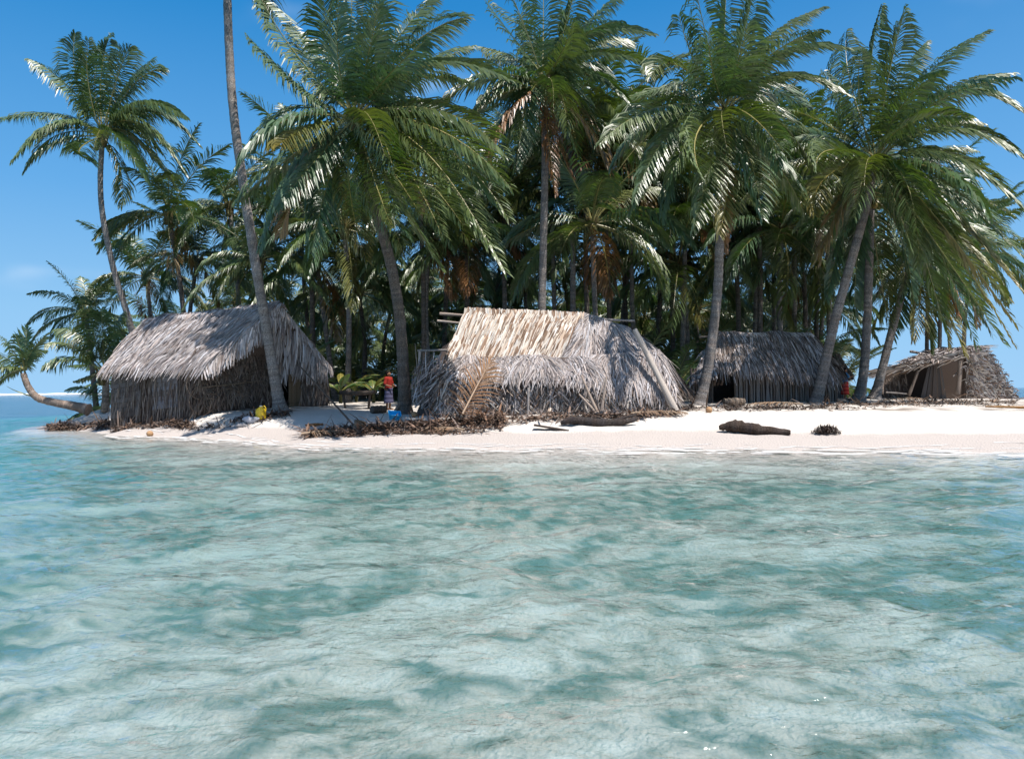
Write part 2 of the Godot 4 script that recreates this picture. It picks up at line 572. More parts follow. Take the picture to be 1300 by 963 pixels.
func px_fronds(palm: Array, crown_px: Vector2, d: float, list: Array) -> void:
	# each entry: pixel the leaf passes midway, pixel of its tip, how far the tip is behind (+) or before (-) the crown, options
	var root: Node3D = palm[0]
	var top: Vector3 = palm[1]
	for e in list:
		var dz: float = e[4]
		var bright: bool = e.size() > 5 and e[5].has("toward")
		if bright:
			dz = dz * 1.25 - 0.6
		var mid := P(e[0], e[1], d + dz * 0.5) - root.position
		var tip := P(e[2], e[3], d + dz) - root.position
		var ctrl := mid * 2.0 - (top + tip) * 0.5
		var o: Dictionary = e[5].duplicate() if e.size() > 5 else {}
		if not o.has("col"):
			o.col = [GREEN, TEAL, GREEN.lerp(YELLOW, 0.12), TEAL.lerp(GREEN, 0.5)][rng.randi() % 4]
		if not o.has("roll"):
			o.roll = rng.randf_range(-0.45, 0.45)
			if bright:
				o.roll = signf(e[2] - crown_px.x) * rng.randf_range(0.35, 0.65)
		if not o.has("droop"):
			o.droop = rng.randf_range(0.6, 1.1)
		part("frond", frond(top + Vector3(rng.randf_range(-0.1, 0.1), rng.randf_range(0.0, 0.25), rng.randf_range(-0.1, 0.1)), ctrl, tip, o), M.leaf, root)

func build_palms() -> void:
	nut_mesh = make_coconut()
	for c in [Color(0.12, 0.13, 0.03), Color(0.20, 0.15, 0.04), Color(0.09, 0.11, 0.03)]:
		var m := StandardMaterial3D.new()
		m.albedo_color = c.linear_to_srgb()
		m.roughness = 0.5
		nut_mats.append(m)
	build_library()
	var grey := Color(0.36, 0.325, 0.30)
	var pale := Color(0.42, 0.38, 0.35)
	var brown := Color(0.22, 0.19, 0.165)
	var dead := {"col": DEAD, "tip": DEAD, "rib": Color(0.32, 0.2, 0.08), "droop": 1.0, "leaf": 0.8, "miss": 0.2}
	var old := {"col": GREEN.lerp(YELLOW, 0.35), "tip": YELLOW, "rib": Color(0.4, 0.32, 0.08), "droop": 0.8}
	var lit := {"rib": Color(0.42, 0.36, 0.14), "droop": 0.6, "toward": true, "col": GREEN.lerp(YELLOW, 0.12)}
	var p: Array
	# slim palm standing free of the grove behind the left hut
	p = palm_from("slim bare-stemmed palm standing apart behind the lit thatched roof", "", [[178, 505], [168, 425], [146, 350], [131, 280], [127, 230], [130, 172]], 39.5, 39.5, 0.17, 0.12, 0.15, pale, 6)
	px_fronds(p, Vector2(130, 170), 39.5, [
		[88, 112, 38, 76, 0.5], [75, 148, -6, 152, 1.0], [75, 158, 16, 204, -1.5], [98, 105, 95, 42, 0.5], [112, 105, 112, 50, -1.0], [128, 95, 140, 44, 1.0],
		[150, 95, 165, 60, -0.5], [168, 108, 208, 88, 1.0], [178, 132, 236, 150, -1.0], [182, 138, 252, 184, 1.0], [176, 158, 236, 222, -1.0], [168, 172, 224, 240, 0.5],
		[150, 175, 190, 235, -2.0], [100, 190, 118, 205, -3.0], [120, 110, 126, 62, 2.0], [155, 120, 195, 75, 2.5], [165, 150, 210, 200, 3.0]])
	fill_crown(p, 7, 0.80)
	# the very tall palm before the left hut, whose crown is above the picture
	p = palm_from("very tall pale palm rising past the hut gable, crown far overhead", "", [[356, 522], [347, 470], [340, 430], [325, 340], [308, 230], [295, 130], [289, 20], [286, -120]], 31.2, 31.0, 0.23, 0.15, 0.26, pale, 6)
	wild_crown(p[0], p[1], 0.95, 22)
	# big palm in front of the gap between the huts
	p = palm_from("big windblown palm with broad shining fronds beside the gap between huts", "", [[514, 512], [512, 470], [507, 400], [496, 335], [479, 275], [462, 210], [450, 152]], 29.5, 28.5, 0.24, 0.17, 0.16, brown, 7)
	px_fronds(p, Vector2(450, 150), 28.5, [
		[375, 108, 314, 46, 0.0], [378, 72, 328, -8, 1.5], [420, 60, 408, -40, -1.0], [445, 50, 452, -70, 1.0], [472, 55, 500, -40, -1.5], [500, 55, 560, -10, 2.0],
		[520, 60, 592, 22, 0.0], [540, 85, 652, 104, -1.0, lit], [560, 143, 644, 200, -1.5, lit], [560, 185, 646, 278, -2.0, lit], [545, 205, 642, 346, -2.5, lit],
		[520, 205, 588, 286, -3.5, lit], [490, 205, 534, 272, -4.0, lit], [470, 215, 498, 290, -4.2, lit], [444, 235, 466, 332, -3.2, old], [400, 205, 352, 262, -2.0], [378, 210, 330, 316, 0.0],
		[385, 168, 352, 186, -3.0, old], [370, 200, 300, 258, 1.0], [410, 100, 365, 30, 2.5], [520, 95, 600, 60, 3.0], [540, 150, 625, 230, 2.0], [500, 240, 560, 340, 1.0],
		[555, 165, 650, 240, -2.6, lit], [535, 190, 620, 310, -3.2, lit], [505, 200, 562, 300, -3.8, lit], [478, 230, 515, 330, -3.4, lit], [430, 90, 430, 0, -2.5], [465, 85, 480, 5, -3.0], [490, 100, 540, 50, -3.0], [420, 220, 395, 320, -1.0], [455, 60, 470, -60, 3.0]])
	fill_crown(p, 12, 1.05)
	# straight palm behind the collapsed hut
	p = palm_from("straight stemmed palm behind the ragged hut with one dead orange frond", "", [[686, 512], [687, 440], [688, 395], [690, 300], [692, 200], [690, 108]], 33.0, 33.0, 0.19, 0.14, 0.12, grey, 6)
	px_fronds(p, Vector2(690, 100), 33.0, [
		[640, 108, 598, 146, -0.5], [655, 55, 618, 4, 0.5], [672, 50, 640, -30, -1.0], [690, 40, 690, -60, 1.0], [715, 40, 740, -50, 0.0], [735, 45, 800, -20, 1.0],
		[745, 48, 828, 44, -1.0, lit], [750, 72, 828, 84, -2.0, lit], [745, 95, 806, 142, -1.5], [725, 115, 770, 190, -1.0], [710, 75, 728, 30, -3.5], [705, 115, 735, 200, 1.5],
		[665, 120, 640, 190, 1.5], [695, 165, 706, 250, -1.0, dead], [700, 160, 728, 225, -0.6, dead], [660, 80, 610, 60, 2.5], [640, 95, 600, 100, -2.0], [750, 60, 800, 60, 3.0], [670, 130, 655, 215, -1.0]])
	fill_crown(p, 12, 1.00)
	# palm before the far side of the collapsed hut
	p = palm_from("tall palm leaning over the low dark hut, glossy arching fronds", "", [[888, 510], [896, 480], [903, 440], [911, 370], [914, 300], [917, 220], [921, 145]], 31.0, 30.5, 0.22, 0.15, 0.20, grey, 7)
	px_fronds(p, Vector2(921, 140), 30.5, [
		[885, 85, 862, 20, 0.0], [900, 60, 880, -30, -1.5], [920, 50, 925, -60, 1.0], [940, 60, 965, -40, -0.5], [962, 65, 1045, 10, 0.5], [985, 75, 1076, 62, -1.0, lit], [990, 100, 1078, 122, 0.0, lit],
		[862, 85, 826, 98, -1.0, lit], [835, 138, 762, 182, -1.0, lit], [855, 165, 806, 252, -2.0], [885, 172, 892, 228, -4.0, lit], [905, 200, 882, 290, -2.0], [925, 215, 914, 298, -2.0, old], [918, 225, 922, 320, -1.0, dead],
		[965, 180, 1016, 236, -1.0], [950, 195, 968, 278, -2.0], [955, 150, 1000, 200, -3.0, lit], [880, 110, 830, 120, 2.0], [960, 110, 1030, 140, 3.0], [870, 180, 840, 280, 1.0], [935, 90, 950, 30, -3.0], [905, 95, 900, 40, -3.0], [985, 150, 1040, 230, 2.0]])
	fill_crown(p, 12, 1.05)
	# leaning palm at the open end of the beach
	p = palm_from("leaning palm whose fronds sweep out over the bright open beach", "", [[1036, 512], [1048, 460], [1062, 400], [1080, 335], [1098, 270], [1112, 208]], 33.0, 32.5, 0.22, 0.16, 0.16, grey, 7)
	px_fronds(p, Vector2(1112, 205), 32.5, [
		[1105, 100, 1119, 8, 0.0], [1128, 100, 1150, 12, -1.0], [1165, 110, 1254, 40, 0.0], [1190, 125, 1284, 94, 1.0], [1200, 120, 1310, 150, -1.0, lit], [1205, 165, 1306, 205, -1.0, lit], [1205, 200, 1302, 268, -2.0, lit],
		[1195, 235, 1312, 340, -1.5, lit], [1190, 255, 1300, 372, -2.5, old], [1175, 260, 1292, 414, -2.0, old], [1165, 275, 1276, 436, -3.0], [1055, 192, 1036, 216, -3.5, lit], [1050, 225, 1034, 272, -2.0, old],
		[1050, 160, 1003, 140, 0.0, lit], [1070, 140, 1046, 92, 1.0], [1092, 130, 1094, 64, -2.0], [1135, 120, 1175, 55, 2.0], [1150, 160, 1230, 150, -3.5, lit], [1150, 220, 1220, 290, -4.0], [1130, 240, 1160, 320, -3.0],
		[1145, 135, 1195, 92, -3.0], [1170, 270, 1240, 440, 0.5], [1160, 290, 1200, 420, 1.0], [1085, 240, 1060, 300, 1.0], [1190, 240, 1290, 300, 2.0], [1080, 110, 1075, 40, 2.0]])
	fill_crown(p, 14, 1.10)
	p = palm_from("upright palm with a swollen foot beside the person in red", "", [[1090, 508], [1097, 470], [1101, 410], [1104, 330], [1106, 250]], 35.5, 35.5, 0.23, 0.16, 0.28, grey, 4)
	px_fronds(p, Vector2(1106, 250), 35.5, [
		[1150, 240, 1210, 290, 1.0], [1140, 290, 1160, 380, 0.0], [1160, 290, 1200, 400, 1.5], [1060, 240, 1010, 290, 0.5], [1075, 290, 1050, 380, 1.0], [1060, 200, 1010, 190, 2.0], [1120, 190, 1150, 130, 2.0], [1150, 210, 1220, 200, 2.5], [1090, 320, 1085, 400, 1.0], [1115, 330, 1130, 415, 2.0]])
	fill_crown(p, 10, 1.00)
	p = palm_from("slanting palm stem growing at the doorway of the beach shelter", "", [[1110, 504], [1120, 470], [1130, 430], [1142, 385], [1160, 320]], 39.0, 39.0, 0.22, 0.17, 0.22, grey, 4)
	px_fronds(p, Vector2(1160, 320), 39.0, [
		[1185, 330, 1205, 440, 0.0, old], [1200, 320, 1260, 425, 0.5], [1170, 360, 1160, 432, -1.0, old], [1150, 355, 1135, 430, 0.5], [1210, 300, 1282, 380, -1.0, old], [1215, 290, 1290, 330, 1.0], [1190, 270, 1240, 240, 1.0],
		[1140, 270, 1120, 210, 2.0], [1120, 310, 1080, 370, 1.0], [1185, 350, 1225, 450, -1.5, old], [1195, 300, 1290, 440, 0.5, old], [1175, 380, 1182, 445, 1.0]])
	fill_crown(p, 12, 1.00)
	# fallen-over palm at the tip of the beach
	p = fallen_palm()
	# the grove behind: pixel of the crown, pixel column of the foot, distance
	var wood_px := [
		[214, 272, 240, 43.0], [291, 262, 300, 44.0], [108, 398, 124, 44.0], [186, 352, 200, 48.0], [250, 330, 236, 46.0], [330, 330, 345, 41.0], [352, 395, 395, 50.0], [402, 330, 426, 43.0], [380, 262, 400, 47.0],
		[437, 290, 441, 40.0], [455, 372, 460, 45.0], [545, 300, 547, 42.0], [600, 372, 590, 52.0], [570, 250, 560, 47.0], [640, 300, 630, 48.0], [668, 205, 668, 52.0], [745, 196, 750, 40.0], [752, 284, 764, 37.0],
		[715, 340, 722, 50.0], [800, 330, 790, 47.0], [838, 255, 830, 44.0], [862, 335, 870, 42.0], [790, 190, 800, 47.0], [960, 335, 950, 44.0], [1016, 300, 1018, 43.0], [982, 240, 985, 47.0], [1052, 305, 1040, 50.0],
		[1030, 385, 1030, 54.0], [1196, 340, 1192, 50.0], [885, 392, 880, 54.0], [498, 385, 485, 52.0], [650, 395, 655, 55.0], [820, 405, 815, 54.0], [940, 400, 935, 56.0], [300, 385, 310, 54.0], [560, 400, 575, 57.0], [740, 400, 735, 58.0],
		[722, 150, 726, 39.0], [770, 172, 778, 41.0], [802, 232, 808, 42.0], [862, 192, 856, 43.0], [872, 262, 866, 41.0], [960, 182, 964, 41.0], [1002, 202, 1006, 43.0], [1042, 204, 1036, 44.0], [992, 292, 996, 41.0], [930, 272, 938, 42.0],
		[640, 262, 646, 43.0], [592, 302, 584, 42.0], [700, 242, 706, 43.0], [392, 222, 398, 42.0], [1062, 262, 1052, 43.0], [1182, 262, 1176, 53.0], [1240, 316, 1226, 54.0], [532, 232, 538, 41.0]]
	for k in wood_px.size():
		var w: Array = wood_px[k]
		var tone: Color = [brown, grey, brown, pale][k % 4]
		var foot := G(w[2], w[3])
		var mid_px: float = lerpf(w[2], w[0], 0.35) + rng.randf_range(-6, 6)
		var stem: String = ["dark brown", "grey", "dark brown", "pale"][k % 4]
		var q := palm_from("%s stemmed grove palm %s" % [stem, place_of(w[2])], "palms crowded in the grove", [[w[2], 500], [mid_px, lerpf(500.0, w[1], 0.5)], [w[0], w[1]]], w[3], w[3] + rng.randf_range(-1.0, 1.0), rng.randf_range(0.13, 0.17), 0.11, 0.10, tone, 0)
		wild_crown(q[0], q[1], rng.randf_range(0.92, 1.14) * (0.62 if w[0] < 150 else (0.85 if w[0] < 340 else 1.0)), 22)

func place_of(px: float) -> String:
	if px < 260: return "behind the steep sunlit thatched roof"
	if px < 380: return "behind the gable of the sunlit hut"
	if px < 530: return "in the gap between the two largest huts"
	if px < 660: return "behind the straw band of the ragged hut"
	if px < 860: return "behind the grey thatch of the ragged hut"
	if px < 1080: return "behind the low dark hut"
	return "behind the open beach shelter"

func fill_crown(p: Array, count: int, size: float) -> void:
	var kinds := ["high", "mid", "low", "mid", "low", "hang", "high", "low", "mid", "hang"]
	for k in count:
		lib_frond(p[0], p[1], kinds[k % kinds.size()], k * 2.399 + rng.randf(), size * rng.randf_range(0.9, 1.12))

func fallen_palm() -> Array:
	var d := 35.5
	var a := G(112, d)
	var root := thing("fallen_palm", "small fallen palm lying on the sand tip, crown bent up over the sea", "palm tree", a, "")
	var pts := []
	for q in [[112, 520], [92, 515], [70, 511], [48, 505], [36, 492], [29, 474]]:
		pts.append(P(q[0], q[1], d) - a)
	part("trunk", trunk_mesh(pts, 0.22, 0.13, 0.06, Color(0.42, 0.33, 0.27)), M.bark, root)
	var top: Vector3 = pts[pts.size() - 1]
	px_fronds([root, top], Vector2(28, 472), d, [
		[32, 445, 34, 414, 0.0, {"leaf": 0.8, "droop": 0.2}], [38, 448, 60, 424, -0.5, {"leaf": 0.8, "droop": 0.3}], [20, 452, 2, 428, 0.5, {"leaf": 0.8}], [12, 468, -14, 470, -0.5, {"leaf": 0.8}], [16, 460, -10, 445, 1.0, {"leaf": 0.8}],
		[26, 448, 20, 426, -0.8, {"leaf": 0.8}], [42, 455, 58, 445, 0.6, {"leaf": 0.55}], [14, 474, -8, 490, -0.4, {"leaf": 0.5}]])
	part("frond", frond(pts[3], P(20, 498, d) - a, P(8, 490, d) - a, {"leaf": 0.08, "n": 4, "rib": Color(0.4, 0.36, 0.08)}), M.leaf, root)
	# a little upright palm just behind the hut corner
	var b := G(133, 37.0)
	var r2 := thing("young_palm", "young low palm with arching fronds beside the hut corner", "palm tree", b)
	part("trunk", trunk_mesh([Vector3.ZERO, P(134, 490, 37.0) - b, P(131, 476, 37.0) - b], 0.16, 0.13, 0.05, Color(0.4, 0.33, 0.26)), M.bark, r2)
	var t2: Vector3 = P(131, 474, 37.0) - b
	crown_bits(r2, t2, 0)
	px_fronds([r2, t2], Vector2(131, 474), 37.0, [
		[100, 445, 62, 436, 0.0], [95, 458, 58, 466, -0.5], [112, 430, 72, 418, 0.5], [118, 425, 112, 392, 0.0], [130, 428, 128, 392, -0.5], [142, 430, 156, 398, 0.5], [150, 445, 178, 430, 0.0], [112, 480, 94, 484, -0.5, {"leaf": 0.4}], [118, 490, 112, 500, 0.4, {"leaf": 0.4}]])
	return [root, top]

# ---------------------------------------------------------------- undergrowth
func broad_leaf(L: float, wd: float, bend: float, col: Color) -> ArrayMesh:
	# a long paddle leaf with a fold along the middle and ragged edges, growing along +x
	var mb := MB.new()
	var n := 9
	var p := Vector3.ZERO
	var e := 1.15
	var mid := []
	for k in n + 1:
		mid.append(p)
		p += Vector3(cos(e), sin(e), 0) * L / n
		e -= bend / n
	for k in n:
		for s in [-1.0, 1.0]:
			var w0 := wd * sin(PI * clampf((k - 0.6) / (n - 0.4), 0.0, 1.0))
			var w1: float = wd * sin(PI * clampf((k + 0.4) / (n - 0.4), 0.0, 1.0)) * rng.randf_range(0.8, 1.0)
			var dz := Vector3(0, -0.35, s)
			mb.quad(mid[k], mid[k + 1], mid[k + 1] + dz * w1, mid[k] + dz * w0, jit(col, 0.18))
	mb.tube(mid, [0.03, 0.028, 0.026, 0.024, 0.022, 0.02, 0.017, 0.014, 0.01, 0.006], 5, [col.lerp(YELLOW * 2.0, 0.5)], false)
	return mb.mesh()

func build_undergrowth() -> void:
	var leaves := []
	for c in [Color(0.07, 0.12, 0.03), Color(0.10, 0.14, 0.035), Color(0.05, 0.10, 0.035), Color(0.20, 0.18, 0.04)]:
		leaves.append(broad_leaf(rng.randf_range(1.3, 1.8), rng.randf_range(0.16, 0.22), rng.randf_range(1.3, 1.9), c))
	var spots := [[432, 37.5, 1.0], [452, 40.0, 1.1], [474, 38.0, 0.9], [482, 42.0, 1.2], [420, 43.0, 1.2], [400, 40.0, 1.0], [528, 38.5, 1.0], [548, 41.0, 1.2], [566, 37.0, 0.9], [505, 44.0, 1.2], [446, 46.0, 1.2], [860, 40.0, 1.0], [876, 43.0, 1.1], [1000, 44.0, 1.0]]
	for s in spots:
		var root := thing("broadleaf_plant", "bushy green plant with long paddle leaves %s" % place_of(s[0]), "plant", G(s[0], s[1]), "leafy plants between the trunks")
		var mb := MB.new()
		mb.tube([Vector3(0, -0.05, 0), Vector3(0.02, 0.35 * s[2], 0.02), Vector3(0, 0.75 * s[2], 0)], [0.09, 0.075, 0.05], 7, [Color(0.16, 0.16, 0.07)])
		part("stem", mb.mesh(true), M.bark, root)
		for k in 9:
			var o := part("leaf", leaves[rng.randi() % 4], M.leaf, root)
			o.position = Vector3(0, rng.randf_range(0.3, 0.7) * s[2], 0)
			o.rotation = Vector3(0, k * 2.4 + rng.randf(), rng.randf_range(-0.3, 0.2))
			o.scale = Vector3.ONE * s[2] * rng.randf_range(0.8, 1.15)
	# young stemless palms filling the shade
	var low := [[150, 44.0, 0.75], [205, 42.0, 0.6], [262, 45.0, 0.7], [318, 46.0, 0.8], [366, 40.0, 0.7], [388, 46.0, 0.9], [412, 49.0, 0.9], [470, 48.0, 0.9], [505, 50.0, 0.9], [533, 44.0, 0.75], [560, 46.0, 0.85], [596, 42.0, 0.8], [618, 50.0, 1.0], [640, 43.0, 0.85], [672, 46.0, 0.9], [700, 42.0, 0.8], [728, 48.0, 1.0], [752, 43.0, 0.85], [780, 46.0, 0.9], [808, 42.0, 0.85], [838, 47.0, 1.0], [856, 38.5, 0.65], [880, 46.0, 0.95], [905, 42.0, 0.8], [930, 47.0, 0.95], [962, 43.0, 0.9], [990, 48.0, 0.95], [1012, 44.0, 0.8], [1042, 46.0, 0.8], [1064, 50.0, 0.8]]
	for s in low:
		var b := G(s[0], s[1])
		var root := thing("young_palm", "young stemless palm filling the shade %s" % place_of(s[0]), "palm tree", b, "young palms under the grove")
		crown_bits(root, Vector3(0, 0.45, 0), 0)
		var kinds := ["up", "high", "up", "high", "mid", "up", "high", "mid", "high", "low"]
		for k in 10:
			lib_frond(root, Vector3(0, 0.4, 0), kinds[k], k * 2.399 + rng.randf(), s[2] * rng.randf_range(0.85, 1.1))
	# the back of the grove, one mass of leaves nobody could count
	for v in 3:
		var mm := MultiMesh.new()
		mm.transform_format = MultiMesh.TRANSFORM_3D
		mm.mesh = lib[["high", "mid", "low"][v]][v]
		mm.instance_count = 260
		for k in 260:
			var d := rng.randf_range(56.0, 74.0)
			var px := rng.randf_range(165.0, 1045.0)
			var x := P(px, 490, d).x
			var topy := 6.2 if px < 400 else (8.6 if px < 950 else 6.5)
			var y := 1.2 + topy * pow(rng.randf(), 0.8)
			mm.set_instance_transform(k, Transform3D(Basis.from_euler(Vector3(rng.randf_range(-0.3, 0.3), rng.randf() * TAU, rng.randf_range(-0.3, 0.3))) * rng.randf_range(0.8, 1.15), Vector3(x, y, -d)))
		var mi := MultiMeshInstance3D.new()
		mi.name = numbered("palm_thicket")
		mi.multimesh = mm
		mi.material_override = M.leaf
		add_child(mi)
		tag(mi, "dense dark palm thicket closing the back of the grove", "thicket", "back of the grove", "stuff")

# ---------------------------------------------------------------- thatch and huts
func thatch(mb: MB, eL: Vector3, eR: Vector3, rR: Vector3, rL: Vector3, count: int, slen: float, wd: float, cols: Array, lift := 0.10, hang := 0.35, spread := 0.22) -> void:
	# loose leaf blades laid down the slope from ridge to eave, over a solid bed
	var out := (eR - eL).cross(rL - eL).normalized()
	if out.y < 0 and absf(out.y) > 0.25 or (absf(out.y) <= 0.25 and out.z < 0):
		out = -out
	var across := (eR - eL).normalized()
	for k in count:
		var u := rng.randf()
		var v := float(k) / count + rng.randf_range(-0.02, 0.02)
		var e := eL.lerp(eR, u)
		var r := rL.lerp(rR, u)
		var down := (e - r).normalized()
		var L := slen * (rng.randf_range(0.5, 1.2) if rng.randf() < 0.8 else rng.randf_range(1.2, 1.8))
		var full := e.distance_to(r)
		var t0 := clampf(v, 0.0, 1.0) * 1.04 + (L * 0.55) / full
		var a := e.lerp(r, minf(t0, 1.03)) + out * rng.randf_range(0.0, 0.05)
		a += out * n_fine.get_noise_2d(a.x * 1.6 + a.y * 0.5, a.y * 2.2 + a.z) * 0.16
		var dir := (down + across * (rng.randf_range(-spread, spread) + n_fine.get_noise_2d(a.x * 2.2, a.y * 2.2 + 30.0) * spread * 1.6)).normalized()
		var lay := lift * rng.randf_range(0.3, 1.2)
		var b := a + dir * L * 0.5 + out * lay
		var past := clampf(1.0 - v * 8.0, 0.0, 1.0)
		var c := b + (dir + Vector3.DOWN * (0.15 + hang * past)).normalized() * L * 0.5 + out * lay * rng.randf_range(-0.4, 0.8)
		var w := (across + out * rng.randf_range(-0.7, 0.7)).normalized() * wd * rng.randf_range(0.6, 1.4)
		mb.strip(a, b, c, w, 0.6, 1.0, 0.25, jit(cols[rng.randi() % cols.size()], 0.25))

func slab(mb: MB, a: Vector3, b: Vector3, c: Vector3, d: Vector3, th: float, col: Color) -> void:
	# a solid sheet of some thickness under the blades (bilinear, split so a twisted one stays smooth)
	var n := (b - a).cross(d - a).normalized() * th
	for u in 4:
		for v in 3:
			var q := []
			for s in [[u, v], [u + 1, v], [u + 1, v + 1], [u, v + 1]]:
				var x: float = s[0] / 4.0
				var y: float = s[1] / 3.0
				q.append(a.lerp(b, x).lerp(d.lerp(c, x), y))
			mb.quad(q[0], q[1], q[2], q[3], col)
			mb.quad(q[3] - n, q[2] - n, q[1] - n, q[0] - n, col)
	for e in [[a, b], [b, c], [c, d], [d, a]]:
		mb.quad(e[0], e[1], e[1] - n, e[0] - n, col)

func wall_of_sticks(parent: Node, a: Vector3, b: Vector3, top_a: float, top_b: float, step: float, r: float, cols: Array, org: Vector3, gap := 0.0, called := "cane") -> void:
	# upright canes side by side, each its own piece
	var n := int(a.distance_to(b) / step)
	var meshes := []
	for k in 5:
		var mb := MB.new()
		var w := [Vector3.ZERO, Vector3(rng.randf_range(-0.02, 0.02), 0.5, rng.randf_range(-0.02, 0.02)), Vector3(rng.randf_range(-0.03, 0.03), 1.0, 0)]
		mb.tube(w, [r * rng.randf_range(0.85, 1.15), r, r * 0.85], 6, [jit(cols[k % cols.size()], 0.3), jit(cols[k % cols.size()], 0.3)])
		meshes.append(mb.mesh(true))
	for k in n:
		if rng.randf() < gap:
			continue
		var t := (k + 0.5 + rng.randf_range(-0.2, 0.2)) / n
		var p := a.lerp(b, t)
		var gy := height_at(p.x, -p.z) - 0.06
		var o := part(called, meshes[rng.randi() % 5], M.wood, parent)
		o.position = Vector3(p.x, gy, p.z) - org
		o.scale = Vector3(1, lerpf(top_a, top_b, t) - gy + rng.randf_range(-0.06, 0.06), 1)
		o.rotation = Vector3(rng.randf_range(-0.03, 0.03), rng.randf() * TAU, rng.randf_range(-0.03, 0.03))

func pole(mb: MB, a: Vector3, b: Vector3, r: float, col: Color, r2 := -1.0) -> void:
	var pts := []
	var rr := []
	var n := 6
	var side := Vector3(rng.randf_range(-1, 1), rng.randf_range(-1, 1), rng.randf_range(-1, 1)) * a.distance_to(b) * 0.012
	for k in n + 1:
		var t := float(k) / n
		pts.append(a.lerp(b, t) + side * sin(PI * t))
		rr.append(lerpf(r, r2 if r2 > 0 else r * 0.8, t) * rng.randf_range(0.93, 1.07))
	mb.tube(pts, rr, 7, [col, jit(col, 0.2), jit(col, 0.2)])

func one_pole(called: String, parent: Node, a: Vector3, b: Vector3, r: float, col: Color, org: Vector3) -> void:
	var mb := MB.new()
	pole(mb, a - org, b - org, r, col)
	part(called, mb.mesh(true), M.wood, parent)

const GREYS := [Color(0.52, 0.475, 0.465), Color(0.42, 0.375, 0.365), Color(0.64, 0.60, 0.595), Color(0.27, 0.23, 0.22), Color(0.50, 0.435, 0.40)]
const STRAW := [Color(0.68, 0.60, 0.52), Color(0.56, 0.45, 0.36), Color(0.74, 0.69, 0.63), Color(0.30, 0.20, 0.14), Color(0.70, 0.64, 0.57), Color(0.20, 0.13, 0.09)]
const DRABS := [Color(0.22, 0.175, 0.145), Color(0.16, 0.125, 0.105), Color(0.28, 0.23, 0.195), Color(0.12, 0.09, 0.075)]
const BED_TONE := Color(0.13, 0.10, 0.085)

func curtain(mb: MB, a: Vector3, b: Vector3, ta: float, tb: float, ya: float, yb: float, count: int, wd: float, cols: Array, bulge: Vector3, tangle := 0.15) -> void:
	# withered leaves hung on a wall from top heights ta..tb to bottoms ya..yb
	for k in count:
		var t := rng.randf()
		var p := a.lerp(b, t)
		var y1 := lerpf(ta, tb, t)
		var y0 := lerpf(ya, yb, t)
		var s := y0 + (y1 - y0) * rng.randf_range(0.25, 1.0)
		var L := rng.randf_range(0.35, 0.95)
		var off := bulge * rng.randf_range(0.1, 1.0)
		var al := (b - a).normalized() * rng.randf_range(-tangle, tangle)
		var top := Vector3(p.x, s, p.z) + off * 0.6
		var mid := top + (Vector3.DOWN + al).normalized() * L * 0.5 + off * 0.5
		var bot := mid + (Vector3.DOWN + al * 1.6).normalized() * L * 0.5
		bot.y = maxf(bot.y, y0)
		mb.strip(top, mid, bot, ((b - a).normalized() + bulge * rng.randf_range(-2, 2)).normalized() * wd * rng.randf_range(0.5, 1.3), 0.5, 1.0, 0.3, jit(cols[rng.randi() % cols.size()], 0.3))

